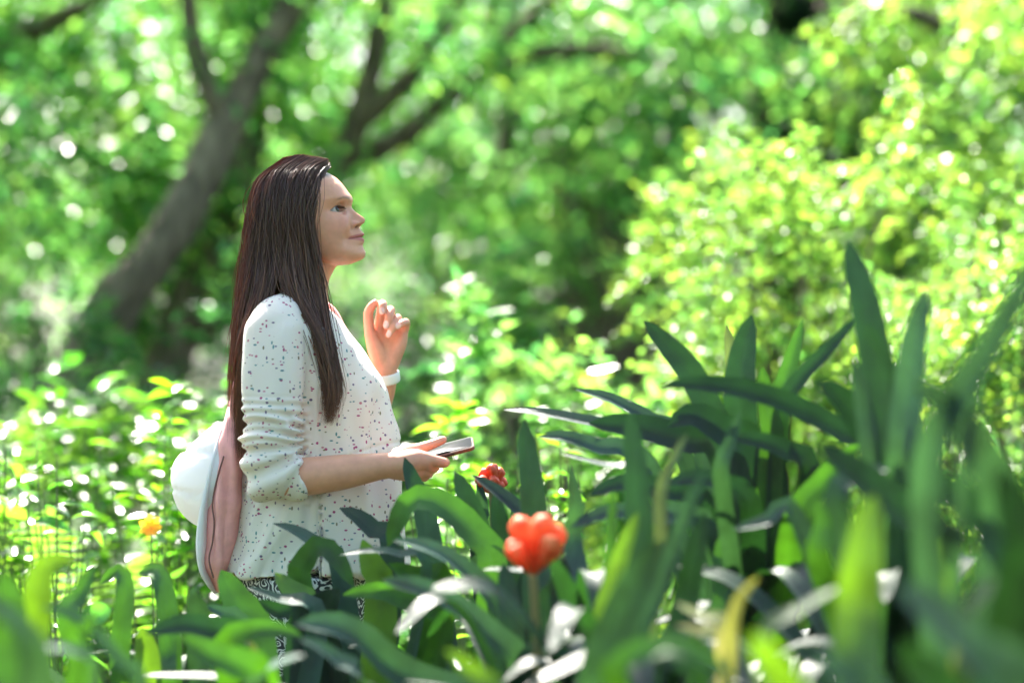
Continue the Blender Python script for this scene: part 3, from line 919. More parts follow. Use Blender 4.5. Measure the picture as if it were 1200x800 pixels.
soil, nt, n_, l_, b_, o_ = new_mat('forest_soil')
tc_ = n_.new('ShaderNodeTexCoord')
nz1 = n_.new('ShaderNodeTexNoise'); nz1.inputs['Scale'].default_value = 3; nz1.inputs['Detail'].default_value = 10; l_.new(tc_.outputs['Object'], nz1.inputs['Vector'])
vo1 = n_.new('ShaderNodeTexVoronoi'); vo1.inputs['Scale'].default_value = 22; l_.new(tc_.outputs['Object'], vo1.inputs['Vector'])
rp1 = n_.new('ShaderNodeValToRGB'); e = rp1.color_ramp.elements
e[0].position, e[0].color = .35, (.022, .018, .010, 1); e[1].position, e[1].color = .66, (.025, .048, .012, 1)
k = e.new(.5); k.color = (.040, .034, .018, 1)
l_.new(nz1.outputs[0], rp1.inputs[0])
mxl = n_.new('ShaderNodeMix'); mxl.data_type = 'RGBA'; mxl.blend_type = 'OVERLAY'; mxl.inputs[0].default_value = .55
l_.new(rp1.outputs[0], mxl.inputs[6]); l_.new(vo1.outputs['Color'], mxl.inputs[7]); l_.new(mxl.outputs[2], b_.inputs['Base Color'])
b_.inputs['Roughness'].default_value = .95
bp_ = n_.new('ShaderNodeBump'); bp_.inputs['Strength'].default_value = .8; bp_.inputs['Distance'].default_value = .03
l_.new(vo1.outputs['Distance'], bp_.inputs['Height']); l_.new(bp_.outputs[0], b_.inputs['Normal'])
ux = np.sinh(np.linspace(-4.2, 4.2, 150)) / math.sinh(4.2) * 130
uy = np.concatenate([np.linspace(-8, -1, 8), np.linspace(-.5, 9, 96), 9 + (np.geomspace(1, 150, 60))])
GX, GY = np.meshgrid(ux, uy)
GZ = ground_h(GX, GY)
Vg = np.stack([GX, GY, GZ], -1); m, s = GX.shape
i = np.arange(m - 1)[:, None] * s; j = np.arange(s - 1)[None, :]
q = np.stack([i + j, i + j + 1, i + s + j + 1, i + s + j], -1).reshape(-1, 4)
tag(obj('ground', mesh_np('ground', Vg.reshape(-1, 3), [q]), soil), kind='structure')

# ================================================================== foliage tools
def leaf_mat(name, base, trans, fac, rough=.42, spec=.5, attr=True, vary=.25):
    """Leaf: glossy front, light passing through; 'col' multiplies the colour leaf by leaf."""
    m, nt, n_, l_, b_, o_ = new_mat(name)
    oi = n_.new('ShaderNodeObjectInfo')
    if attr:
        at_ = n_.new('ShaderNodeAttribute'); at_.attribute_name = 'col'; src = at_.outputs[0]
    else:
        src = oi.outputs['Color']
    tc_ = n_.new('ShaderNodeTexCoord')
    nz = n_.new('ShaderNodeTexNoise'); nz.inputs['Scale'].default_value = 25; nz.inputs['Detail'].default_value = 3
    l_.new(tc_.outputs['Object'], nz.inputs['Vector'])
    mr = n_.new('ShaderNodeMapRange'); mr.inputs[3].default_value = 1 - vary; mr.inputs[4].default_value = 1 + vary
    l_.new(nz.outputs[0], mr.inputs[0])
    def mul(c):
        a = n_.new('ShaderNodeMix'); a.data_type = 'RGBA'; a.blend_type = 'MULTIPLY'; a.inputs[0].default_value = 1
        a.inputs[6].default_value = (*c, 1); l_.new(src, a.inputs[7])
        d = n_.new('ShaderNodeMix'); d.data_type = 'RGBA'; d.blend_type = 'MULTIPLY'; d.inputs[0].default_value = 1
        l_.new(a.outputs[2], d.inputs[6]); l_.new(mr.outputs[0], d.inputs[7])
        return d.outputs[2]
    l_.new(mul(base), b_.inputs['Base Color'])
    b_.inputs['Roughness'].default_value = rough; b_.inputs['Specular IOR Level'].default_value = spec
    tr = add_translucent(m, (1.0, 1.0, 1.0), fac)
    l_.new(mul(trans), tr.inputs[0])
    return m


def twig_cloud(r, n_twig, per, starts, dirs, tl, ll, lw, droop=.3, spread=.8, col_var=.35, warm=.25, up=.5):
    """Leaves set along many short twigs. Returns V, tris, colours."""
    n = n_twig * per
    s = np.repeat(starts, per, 0); d = np.repeat(dirs, per, 0)
    t = np.tile(np.linspace(.05, 1, per), n_twig) * tl * np.repeat(r.uniform(.6, 1.3, n_twig), per)
    p = s + d * t[:, None] - np.array((0, 0, 1)) * (droop * (t ** 2) / tl)[:, None]
    side = np.cross(d, (0, 0, 1.0)); side /= np.linalg.norm(side, axis=1)[:, None] + 1e-9
    sg = np.where(np.arange(n) % 2 == 0, 1, -1)[:, None]
    ax = d * r.uniform(.2, .9, (n, 1)) + side * sg * spread + r.normal(0, .30, (n, 3)) - np.array((0, 0, droop * .8))
    ax /= np.linalg.norm(ax, axis=1)[:, None]
    nm = np.array((0, 0, up)) + r.normal(0, .55, (n, 3))
    nm -= ax * (nm * ax).sum(1)[:, None]; nm /= np.linalg.norm(nm, axis=1)[:, None] + 1e-9
    bi = np.cross(ax, nm)
    L = ll * r.uniform(.6, 1.25, n)[:, None]; W = lw * r.uniform(.7, 1.2, n)[:, None]
    b = p; tip = p + ax * L - nm * L * .12; mid = p + ax * L * .45
    l1 = mid + bi * W * .5 + nm * W * .16; l2 = mid - bi * W * .5 + nm * W * .16
    V = np.stack([b, l1, tip, l2], 1).reshape(-1, 3)
    k = np.arange(n)[:, None] * 4
    tris = np.concatenate([k + [[0, 1, 2]], k + [[0, 2, 3]]])
    c = 1 + r.normal(0, col_var, n); c = np.clip(c, .35, 2.0)
    wv = np.clip(r.normal(0, warm, n) + np.repeat(r.normal(0, warm, n_twig), per), -.5, .9)
    cc = np.stack([c * (1 + .9 * wv), c * (1 + .25 * wv), c * (1 - .3 * wv)], -1)
    return V, tris, np.repeat(np.clip(cc, .1, 3), 4, 0)


def blob_points(r, n, centre, rad, shell=.35):
    """Points in an uneven ellipsoid, gathered into clumps."""
    k = max(6, n // 25)
    d = r.normal(size=(k, 3)); d /= np.linalg.norm(d, axis=1)[:, None]
    rr = r.uniform(shell, 1, k) ** .6
    cl = d * rr[:, None] * (1 + .22 * noise(d, 3.1, int(r.integers(0, 4))))[:, None]
    w = r.uniform(.3, 1, k); w /= w.sum()
    i = r.choice(k, n, p=w)
    p = cl[i] + r.normal(0, .13, (n, 3))
    out = p / (np.linalg.norm(p, axis=1)[:, None] + 1e-9)
    return np.asarray(centre) + p * np.asarray(rad), out


bark, nt, n_, l_, b_, o_ = new_mat('bark')
tc_ = n_.new('ShaderNodeTexCoord'); mp_ = n_.new('ShaderNodeMapping'); mp_.inputs['Scale'].default_value = (9, 9, 2)
l_.new(tc_.outputs['Object'], mp_.inputs[0])
nz1 = n_.new('ShaderNodeTexNoise'); nz1.inputs['Scale'].default_value = 2.2; nz1.inputs['Detail'].default_value = 10; l_.new(mp_.outputs[0], nz1.inputs['Vector'])
rp1 = n_.new('ShaderNodeValToRGB'); e = rp1.color_ramp.elements
e[0].position, e[0].color = .35, (.06, .043, .028, 1); e[1].position, e[1].color = .7, (.24, .18, .12, 1)
l_.new(nz1.outputs[0], rp1.inputs[0]); l_.new(rp1.outputs[0], b_.inputs['Base Color']); b_.inputs['Roughness'].default_value = .9
bp_ = n_.new('ShaderNodeBump'); bp_.inputs['Strength'].default_value = .9; bp_.inputs['Distance'].default_value = .03
l_.new(nz1.outputs[0], bp_.inputs['Height']); l_.new(bp_.outputs[0], b_.inputs['Normal'])

M_tree = leaf_mat('tree_leaf', (.045, .120, .022), (.22, .54, .10), .56, .27, .8)
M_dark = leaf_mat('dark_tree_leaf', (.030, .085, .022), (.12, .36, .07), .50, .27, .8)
M_lime = leaf_mat('lime_leaf', (.070, .155, .018), (.29, .54, .07), .55, .36, .6)
M_wood = leaf_mat('wood_leaf', (.055, .13, .028), (.27, .58, .13), .56, .27, .8)


def limb(pts, radii, n=40, seg=12, seed=0):
    V, fs = tube(pts, radii, n, seg)
    nn = normals(V, fs)
    return V + nn * (np.interp(np.linspace(0, 1, len(V)), np.linspace(0, 1, len(radii)), radii) * .16 * noise(V, 7, seed))[:, None], fs


def tree(name, label, base, limbs, blobs, mat, leaf, seed, group=None):
    """limbs: [(pts, radii)], first is the trunk; blobs: [(centre, radii, twigs)] of foliage."""
    r = np.random.default_rng(seed)
    root = empty(name, base, label, 'tree', group)
    for k, (pts, rad) in enumerate(limbs):
        V, fs = limb(np.array(pts), rad, 44, 12, k)
        obj('trunk' if k == 0 else 'limb', mesh_np('trunk' if k == 0 else 'limb', V, fs), bark, root)
    Vs, Ts, Cs, o = [], [], [], 0
    for (c, rad, nt_) in blobs:
        st, dr = blob_points(r, nt_, c, rad)
        dr = dr * [1, 1, .5] + r.normal(0, .4, dr.shape); dr /= np.linalg.norm(dr, axis=1)[:, None]
        V, T_, C_ = twig_cloud(r, nt_, leaf['per'], st, dr, leaf['tl'], leaf['ll'], leaf['lw'], leaf.get('droop', .3), up=leaf.get('up', .5), warm=leaf.get('warm', .22), col_var=leaf.get('cv', .3))
        Vs.append(V); Ts.append(T_ + o); Cs.append(C_); o += len(V)
    me = mesh_np('crown', np.concatenate(Vs), [np.concatenate(Ts)], smooth=False)
    set_col(me, np.concatenate(Cs))
    obj('crown', me, mat, root)
    return root


def G0(px, Y):
    x = (px - 600) * Y / F
    return np.array((x, Y, float(ground_h(x, Y))))


# ================================================================== trees behind her
LT = dict(per=10, tl=.35, ll=.085, lw=.034, droop=.5)
Y = 10.5
tree('leaning_tree', 'leaning tree with a dark trunk slanting up behind the ferns', G0(70, Y),
     [([G0(70, Y), P(110, 400, Y), P(190, 285, Y), P(265, 150, Y + .2), P(345, 0, Y + .4), P(440, -200, Y + .6), P(500, -420, Y + .8)], [.18, .13, .10, .09, .075, .06, .03]),
      ([P(265, 150, Y + .2), P(230, 60, Y + .1), P(215, -60, Y), P(190, -200, Y)], [.06, .05, .04, .02])],
     [(P(60, 120, Y + .9), (1.1, .7, .8), 260), (P(190, 40, Y + .3), (.6, .6, .6), 130), (P(470, 90, Y + .3), (.7, .3, .5), 60), (P(420, -260, Y + .5), (1.3, 1.2, .9), 320), (P(-80, 20, Y), (1.0, .9, 1.2), 260), (P(120, -220, Y), (1.3, 1, .9), 260)], M_tree, LT, 1)
Y = 12.0
tree('forked_tree', 'tree forking low into two brown stems directly behind the long hair', G0(170, Y),
     [([G0(170, Y), P(205, 400, Y), P(250, 290, Y), P(285, 190, Y), P(300, 60, Y + .3), P(310, -200, Y + .5)], [.17, .13, .10, .085, .07, .04]),
      ([P(205, 400, Y), P(290, 330, Y - .1), P(370, 235, Y - .2), P(415, 150, Y - .3), P(445, 30, Y - .3), P(470, -160, Y - .2)], [.10, .09, .08, .065, .055, .03]),
      ([P(395, 195, Y - .2), P(470, 160, Y - .3), P(540, 105, Y - .4), P(640, 62, Y - .5), P(760, 70, Y - .7), P(850, 150, Y - .8)], [.07, .058, .046, .036, .026, .015]),
      ([P(415, 150, Y - .3), P(480, 90, Y - .4), P(530, 20, Y - .5), P(600, -90, Y - .6)], [.06, .05, .045, .03]),
      ([P(540, 105, Y - .4), P(600, 40, Y - .4), P(680, -30, Y - .4)], [.04, .032, .02])],
     [(P(150, 160, Y + 1.2), (1.2, .7, .9), 300), (P(420, 60, Y + .7), (1.3, .7, .8), 330), (P(560, 20, Y), (1.1, .6, .5), 150), (P(720, 30, Y - .6), (.9, .5, .45), 120), (P(420, -250, Y), (1.8, 1.2, 1.0), 360), (P(560, 180, Y + 1.0), (1.0, .6, .6), 150)], M_tree, LT, 2)
Y = 11.6
tree('shady_tree', 'dense dark green tree whose leaves hang over the fern bank', G0(-120, Y),
     [([G0(-120, Y), P(-110, 380, Y), P(-80, 150, Y), P(-20, -100, Y), P(40, -360, Y)], [.18, .16, .14, .11, .05]),
      ([P(-80, 150, Y), P(0, 60, Y - .2), P(110, 0, Y - .3), P(220, -60, Y - .3)], [.07, .06, .04, .02])],
     [(P(10, 230, Y + .3), (.85, .7, .8), 380), (P(120, 170, Y + .5), (.7, .6, .7), 260), (P(60, 330, Y + .6), (.8, .6, .5), 200), (P(70, 60, Y - .1), (1.0, .8, .7), 260), (P(-60, 350, Y + .2), (.7, .6, .5), 140), (P(130, 330, Y + 1.4), (.7, .5, .5), 90), (P(60, -240, Y), (1.4, 1.2, .9), 280)], M_tree, dict(LT, ll=.10, lw=.042), 3)
Y = 14.0
tree('pale_stem_tree', 'slim tree with a straight pale stem between the blurred shrubs', G0(592, Y),
     [([G0(592, Y), P(592, 380, Y), P(588, 250, Y), P(600, 100, Y), P(610, -150, Y)], [.085, .075, .07, .06, .03])],
     [(P(590, 130, Y + .2), (1.3, .8, .9), 240), (P(520, 260, Y + .6), (.9, .6, .5), 120), (P(680, 130, Y + .4), (1.0, .6, .5), 150), (P(600, -200, Y), (1.8, 1.2, 1.1), 300)], M_wood, LT, 4)
Y = 15.5
tree('hollow_trunk_tree', 'broad trunk added for the deep shade beyond the lime shrub', G0(725, Y),  # trunk and extra stems added to give the shaded hollow its dark mass
     [([G0(725, Y), P(725, 380, Y), P(728, 280, Y), P(735, 120, Y), P(745, -150, Y), P(760, -400, Y)], [.40, .34, .30, .28, .22, .1]),
      ([P(690, 430, Y), P(680, 300, Y), P(672, 200, Y), P(680, 60, Y)], [.17, .16, .14, .10]),
      ([P(745, 430, Y - .2), P(768, 320, Y - .2), P(790, 200, Y - .2), P(800, 60, Y - .2)], [.15, .14, .12, .08]),
      ([P(728, 260, Y), P(660, 200, Y + .2), P(600, 60, Y + .3), P(540, -120, Y + .3)], [.13, .12, .09, .05]),
      ([P(733, 180, Y), P(840, 90, Y - .2), P(950, 20, Y - .3), P(1060, -120, Y - .3)], [.13, .12, .09, .05])],
     [(P(700, 150, Y - .4), (1.3, .8, .7), 220), (P(860, 60, Y + .3), (1.7, .9, .9), 420), (P(560, 60, Y), (1.4, .9, .9), 240), (P(760, -260, Y), (2.4, 1.5, 1.4), 420)], M_wood, dict(LT, ll=.11, lw=.05), 5)
Y = 13.0
tree('hollow_stem_tree', 'tree stem added for the dark shade in the gap above the lime shrub', G0(955, Y),  # thick stem added where the gap holds only deep shade
     [([G0(955, Y), P(955, 380, Y), P(952, 230, Y), P(945, 120, Y), P(960, -100, Y), P(980, -350, Y)], [.34, .30, .28, .27, .2, .08]),
      ([P(948, 150, Y), P(1040, 60, Y - .2), P(1130, -40, Y - .2)], [.10, .08, .04])],
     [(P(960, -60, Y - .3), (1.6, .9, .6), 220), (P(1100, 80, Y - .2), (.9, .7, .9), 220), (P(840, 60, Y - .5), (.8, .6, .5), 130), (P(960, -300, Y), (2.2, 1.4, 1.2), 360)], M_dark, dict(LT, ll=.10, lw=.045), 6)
Y = 10.0
tree('sunlit_tree', 'sunlit yellow green tree leaning in beside the tall strap leaves', G0(1290, Y),
     [([G0(1290, Y), P(1290, 380, Y), P(1280, 200, Y), P(1250, 0, Y), P(1200, -250, Y)], [.14, .12, .10, .08, .03]),
      ([P(1280, 200, Y), P(1200, 90, Y - .2), P(1080, 20, Y - .3), P(960, 10, Y - .4)], [.06, .05, .035, .015])],
     [(P(1180, 120, Y - .1), (.75, .6, .7), 240), (P(1140, 10, Y - .3), (.45, .4, .3), 90), (P(1230, 330, Y), (.6, .6, .6), 200), (P(1260, -120, Y), (1.1, .9, .8), 240), (P(1150, 260, Y + .2), (.6, .5, .5), 150)], M_lime, dict(LT, ll=.07, lw=.034, warm=.15), 7)

# ---- the far wood: one mass of leaves on the rising slope
r = np.random.default_rng(21)
Vs, Ts, Cs, o = [], [], [], 0
for k in range(100):
    yy = r.uniform(17, 27); xx = r.uniform(-.52, .52) * yy + r.normal(0, .5)
    zz = float(ground_h(xx, yy)) + r.uniform(.2, 1) ** 1.3 * 7.0
    st, dr = blob_points(r, 60, (xx, yy, zz), (1.5, 1.1, 1.2))
    dr = dr * [1, 1, .5] + r.normal(0, .4, dr.shape); dr /= np.linalg.norm(dr, axis=1)[:, None]
    V, T_, C_ = twig_cloud(r, 60, 10, st, dr, .5, .19, .085, .4)
    C_ *= r.uniform(.6, 1.4)
    Vs.append(V); Ts.append(T_ + o); Cs.append(C_); o += len(V)
for k in range(46):
    yy = r.uniform(14, 24); xx = r.choice([-1, 1]) * r.uniform(.42, .95) * yy
    zz = float(ground_h(xx, yy)) + r.uniform(.05, 1) ** 1.3 * 6.5
    st, dr = blob_points(r, 50, (xx, yy, zz), (1.8, 1.3, 1.3))
    dr = dr * [1, 1, .5] + r.normal(0, .4, dr.shape); dr /= np.linalg.norm(dr, axis=1)[:, None]
    V, T_, C_ = twig_cloud(r, 50, 10, st, dr, .5, .20, .09, .4)
    Vs.append(V); Ts.append(T_ + o); Cs.append(C_); o += len(V)
for k in range(64):                       # the same wood closes round the clearing on the other sides
    a = math.radians(r.uniform(-170, -10)) if k < 44 else math.radians(r.choice([-1, 1]) * r.uniform(60, 100) + 90)
    rd = r.uniform(6.5, 9.5)
    xx, yy = math.cos(a) * rd, 3.5 + math.sin(a) * rd
    zz = float(ground_h(xx, yy)) + r.uniform(.1, 1) * 7.5
    st, dr = blob_points(r, 34, (xx, yy, zz), (1.6, 1.6, 1.3))
    dr = dr * [1, 1, .5] + r.normal(0, .4, dr.shape); dr /= np.linalg.norm(dr, axis=1)[:, None]
    V, T_, C_ = twig_cloud(r, 34, 10, st, dr, .6, .26, .13, .4)
    Vs.append(V); Ts.append(T_ + o); Cs.append(C_); o += len(V)
me = mesh_np('far_wood', np.concatenate(Vs), [np.concatenate(Ts)], smooth=False); set_col(me, np.concatenate(Cs))
tag(obj('far_wood', me, M_wood), 'blurred green wood closing the view far behind the garden', 'wood', kind='stuff')

# ---- the tree that shades the bed; its trunk stands outside the view, its limbs reach over the lilies
tree('shade_tree', 'tall spreading tree whose limbs reach above the lily bed', np.array((2.9, 7.4, float(ground_h(2.9, 7.4)))),
     [([(2.9, 7.4, float(ground_h(2.9, 7.4))), (2.85, 7.4, 1.5), (2.7, 7.35, 3.2), (2.3, 7.2, 4.8), (1.9, 7.1, 6.2)], [.16, .14, .12, .09, .03]),
      ([(2.7, 7.35, 3.2), (1.8, 7.2, 4.2), (.7, 6.8, 4.9), (-.6, 6.5, 5.3)], [.07, .06, .045, .015])],
     [((-.62, 6.35, 5.1), (.62, .75, .5), 120), ((.35, 6.45, 5.0), (.75, .9, .55), 210), ((1.35, 6.6, 4.9), (.8, 1.0, .6), 190), ((2.3, 6.9, 5.0), (.9, 1.1, .7), 130)], M_tree, LT, 8)
# ================================================================== shrubs in the middle distance (small leaves: one foliage mesh each)
def shrub(name, label, px, Y, top_py, wpx, mat, leaf, twigs, seed, cat='shrub', group=None, sprays=True):
    r = np.random.default_rng(seed)
    b = G0(px, Y)
    topz = P(px, top_py, Y)[2]
    H = topz - b[2]; Wd = wpx * Y / F / 2
    root = empty(name, b, label, cat, group)
    ns = 9
    sp_ = []
    for k in range(ns):
        a = r.uniform(0, 6.28); q = r.uniform(.2, .95)
        tip = b + np.array((math.cos(a) * Wd * q, math.sin(a) * Wd * .6 * q, H * r.uniform(.65, .97)))
        mid = b + (tip - b) * .5 + np.array((0, 0, H * .10))
        sp_.append(tube([b + r.normal(0, .03, 3) * [1, 1, 0], mid, tip], [.016, .011, .004], 14, 6))
    V, fs = join(sp_)
    obj('stem', mesh_np('stem', V, fs), bark, root)
    st, dr = blob_points(r, twigs, b + np.array((0, 0, H * .52)), (Wd, Wd * .7, H * .50), .25)
    st[:, 2] = np.maximum(st[:, 2], b[2] + .03)
    dr = dr + np.array((0, 0, .35)) + r.normal(0, .4, dr.shape); dr /= np.linalg.norm(dr, axis=1)[:, None]
    V, T_, C_ = twig_cloud(r, twigs, leaf['per'], st, dr, leaf['tl'], leaf['ll'], leaf['lw'], leaf.get('droop', .5), up=leaf.get('up', .6), warm=leaf.get('warm', .2), col_var=leaf.get('cv', .3))
    me = mesh_np('foliage', V, [T_], smooth=False); set_col(me, C_)
    obj('foliage', me, mat, root)
    return root


SL = dict(per=16, tl=.26, ll=.032, lw=.017, droop=.7)       # fine compound sprays
ML = dict(per=9, tl=.22, ll=.075, lw=.032, droop=.4)
shrub('lime_shrub', 'bright yellow green shrub with fine drooping sprays behind the strap leaves', 905, 7.6, 185, 330, M_lime, SL, 900, 31)
shrub('lime_shrub', 'lime green shrub filling the view behind the tallest strap leaf', 1090, 7.9, 215, 260, M_lime, SL, 620, 32)
shrub('lime_shrub', 'pale lime shrub behind the blurred slanting strap leaf', 1210, 6.8, 250, 230, M_lime, SL, 520, 33)
shrub('low_shrub', 'low yellow green shrub under the dark hollow', 755, 8.6, 325, 300, M_lime, dict(ML, ll=.06), 380, 34)
shrub('low_shrub', 'rounded green shrub behind the raised hand', 540, 9.6, 300, 260, M_wood, ML, 420, 35)
shrub('low_shrub', 'rounded green shrub in front of the pale stem', 630, 10.4, 335, 250, M_wood, ML, 380, 36)
shrub('low_shrub', 'small green shrub low behind the phone', 500, 8.4, 400, 200, M_wood, ML, 300, 37)
shrub('low_shrub', 'grey green shrub low behind the pale arching strap leaves', 650, 7.4, 395, 230, M_tree, ML, 330, 38)
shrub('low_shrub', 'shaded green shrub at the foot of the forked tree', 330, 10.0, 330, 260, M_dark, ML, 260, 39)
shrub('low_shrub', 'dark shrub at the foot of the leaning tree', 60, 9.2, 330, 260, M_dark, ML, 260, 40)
shrub('low_shrub', 'sunny shrub between the lime shrubs and the added stem', 815, 10.2, 235, 230, M_lime, ML, 320, 41)

M_shade = leaf_mat('hollow_shade_leaf', (.014, .034, .012), (.02, .05, .012), .18, .55, .3)  # near-black leaf: deep shade of the hollows put into the colour
shrub('hollow_shade_bush', 'dense dark bush added for the deep shade beside the broad trunk', 690, 16.2, 215, 260, M_shade, dict(ML, ll=.13, lw=.07), 700, 42)  # this bush and the next are added to darken the two hollows
shrub('hollow_shade_bush', 'tall dark bush added for the shaded gap above the lime shrub', 955, 12.4, 75, 170, M_shade, dict(ML, ll=.12, lw=.06), 700, 43)

# ================================================================== plants with leaves large enough to pick apart
M_leafobj = leaf_mat('plant_leaf', (1, 1, 1), (2.5, 2.9, .9), .45, .26, .8, attr=False)
stem_m = plain('green_stem', (.07, .11, .03), .6, vary=.2)
straw_m = plain('dry_stem', (.28, .17, .08), .8, vary=.25)


def leaf_mesh(L, W, curl, fold, n=7, point=1.0, name='leaf'):
    """Leaf along +x, normal +z, base at the origin; five points across."""
    t = np.linspace(0, 1, n)
    prof = np.sin(np.pi * np.clip(t, 0, 1) ** .8) ** .8 * (1 - .0 * t); prof[0] = .10; prof[-1] = .02
    V = []
    for k in range(n):
        for a in (-1, -.5, 0, .5, 1):
            V.append((L * t[k] * (1 - .12 * curl * t[k]), a * W / 2 * prof[k], -curl * L * t[k] ** 2 * .5 + fold * abs(a) * W / 2 * prof[k] + .03 * W * math.sin(t[k] * 9 + a * 2)))
    q = [(k * 5 + a, k * 5 + a + 1, (k + 1) * 5 + a + 1, (k + 1) * 5 + a) for k in range(n - 1) for a in range(4)]
    return mesh_np(name, V, np.array(q))


LM = [leaf_mesh(.10, .042, .5, .35), leaf_mesh(.10, .036, .9, .45), leaf_mesh(.10, .048, .25, .3), leaf_mesh(.10, .030, .7, .5)]
for me in LM: me.materials.append(M_leafobj)


def place_leaf(parent, pinv, pos, axis, nrm, scale, color, me, name='leaf'):
    ax = Vector(axis).normalized(); nm = Vector(nrm); nm = (nm - ax * nm.dot(ax))
    if nm.length < 1e-4: nm = ax.orthogonal()
    nm.normalize(); bi = nm.cross(ax)
    M = Matrix(((ax.x, bi.x, nm.x, pos[0]), (ax.y, bi.y, nm.y, pos[1]), (ax.z, bi.z, nm.z, pos[2]), (0, 0, 0, 1)))
    o = bpy.data.objects.new(name, me); col.objects.link(o)
    o.parent = parent
    o.matrix_basis = pinv @ M @ Matrix.Diagonal((scale[0], scale[1], scale[2], 1))
    o.color = (*color, 1)
    return o


def leafy(name, label, px, Y, top_py, wpx, seed, stems=6, per=9, size=1.0, colr=(.06, .14, .02), whorl=False, group=None, cat='plant'):
    r = np.random.default_rng(seed)
    b = G0(px, Y); H = P(px, top_py, Y)[2] - b[2]; Wd = wpx * Y / F / 2
    root = empty(name, b, label, cat, group)
    inv = Matrix.Translation(-Vector(b.tolist()))
    sp_ = []
    for k in range(stems):
        a = 6.28 * (k + r.uniform(-.3, .3)) / stems; q = r.uniform(.25, 1) if k else .05
        tip = b + np.array((math.cos(a) * Wd * q, math.sin(a) * Wd * q * .8, H * (r.uniform(.72, .98) if k else .97)))
        mid = b + (tip - b) * np.array((.4, .4, .58))
        C_ = crom(np.array([b + r.normal(0, .012, 3) * [1, 1, 0], mid, tip]), 16)
        sp_.append(tube(C_[[0, 5, 10, 15]], [.005, .004, .003, .0015], 10, 5))
        for m in range(per):
            f = (.10 + .90 * (m + .5) / per) if not whorl else (1 - .16 * (m // 5) * r.uniform(.7, 1.2) - .02 * r.random())
            p = np.array([np.interp(f, np.linspace(0, 1, 16), C_[:, j]) for j in range(3)])
            aa = m * 2.4 + r.uniform(-.4, .4) + k
            ax = np.array((math.cos(aa), math.sin(aa), r.uniform(-.05, .75)))
            nm = np.array((0, 0, 1.0)) + r.normal(0, .35, 3)
            s = size * r.uniform(.7, 1.2)
            c = np.array(colr) * r.uniform(.7, 1.35) * np.array((r.uniform(.65, 1.15), 1, r.uniform(.7, 1.3)))
            place_leaf(root, inv, p, ax, nm, (s, s * r.uniform(.85, 1.15), s), c, LM[int(r.integers(0, 4))])
    V, fs = join(sp_); obj('stem', mesh_np('stem', V, fs), stem_m, root)
    return root


r0 = np.random.default_rng(77)
gl = 'leafy plants crowding the bank behind the backpack'
lab = 'knee high plant with small glossy leaves crowding the bank behind the backpack'
spots = []
for k in range(40):
    Yk = 5.4 + 2.6 * (k / 39)
    pxk = r0.uniform(-40, 285) if k % 5 else r0.uniform(380, 560)
    top = np.interp(pxk, [-40, 60, 160, 260, 560], [500, 520, 530, 505, 545]) - (Yk - 5.4) * 34 + r0.uniform(-22, 26)
    tone = 'deep green' if k % 3 else 'yellow green'
    where = ('among the ferns' if pxk < 95 else 'in the middle of the sunny bank' if pxk < 185 else 'close behind the backpack') if pxk < 300 else 'on the ground behind the blouse and phone'
    row = 'low' if Yk < 6.5 else 'taller'
    leafy('leafy_plant', f'{row} {tone} plant with small glossy leaves {where}', pxk, Yk, top, r0.uniform(80, 130), 100 + k, stems=6, per=10,
          size=r0.uniform(.6, 1.1), colr=(.06, .14, .028) if k % 3 else (.09, .17, .025), group=gl if pxk < 300 else 'leafy plants behind the blouse and phone')
leafy('whorled_plant', 'bright green plant with whorls of pointed leaves beside the backpack', 200, 6.0, 437, 70, 141, stems=5, per=10, size=.80, colr=(.11, .22, .015), whorl=True)
leafy('whorled_plant', 'pale yellow green whorled plant just behind the phone', 538, 6.1, 462, 60, 142, stems=5, per=10, size=.85, colr=(.13, .24, .03), whorl=True)
leafy('whorled_plant', 'pale whorled plant seen between strap leaves above the orange flower', 655, 5.6, 505, 60, 143, stems=5, per=10, size=.7, colr=(.13, .22, .03), whorl=True)
leafy('broad_leaf_plant', 'broad leaved green plant in front of the leaning tree', 75, 7.6, 405, 110, 144, stems=5, per=8, size=1.6, colr=(.05, .14, .02))
leafy('broad_leaf_plant', 'tall broad leaved plant with upright pale tips beside the ferns', 135, 7.2, 420, 90, 145, stems=5, per=8, size=1.5, colr=(.09, .18, .03))
leafy('broad_leaf_plant', 'dark broad leaved plant near the forked tree', 250, 8.0, 440, 90, 146, stems=5, per=8, size=1.3, colr=(.04, .11, .02))

# ---- ferns at the edge of the bank
M_fern = leaf_mat('fern_leaf', (.075, .15, .02), (.20, .42, .04), .45, .42, .5)
def frond(L, n=26, W=.16, seed=0):
    r = np.random.default_rng(seed)
    V, Q, C = [], [], []
    t = np.linspace(0, 1, n)
    zc = .55 * np.sin(t * 1.9) * L * .6; xc = L * t
    for k in range(1, n):
        w = W * math.sin(math.pi * min(1, .12 + .88 * t[k]) ** .9) * L * 1.3
        for sg in (-1, 1):
            i = len(V)
            dx = L / n * .42
            V += [(xc[k] - dx, 0, zc[k]), (xc[k] + dx, 0, zc[k] + .002), (xc[k] + w * .42, sg * w, zc[k] - w * .22), (xc[k] + w * .16 - dx * .7, sg * w * .55, zc[k] - w * .08)]
            Q.append((i, i + 1, i + 2, i + 3)); c = r.uniform(.8, 1.25); C += [(c * 1.05, c, c)] * 4
    me = mesh_np('frond', V, np.array(Q), smooth=False); set_col(me, C); me.materials.append(M_fern)
    return me
FR = [frond(.6, seed=k) for k in range(3)]
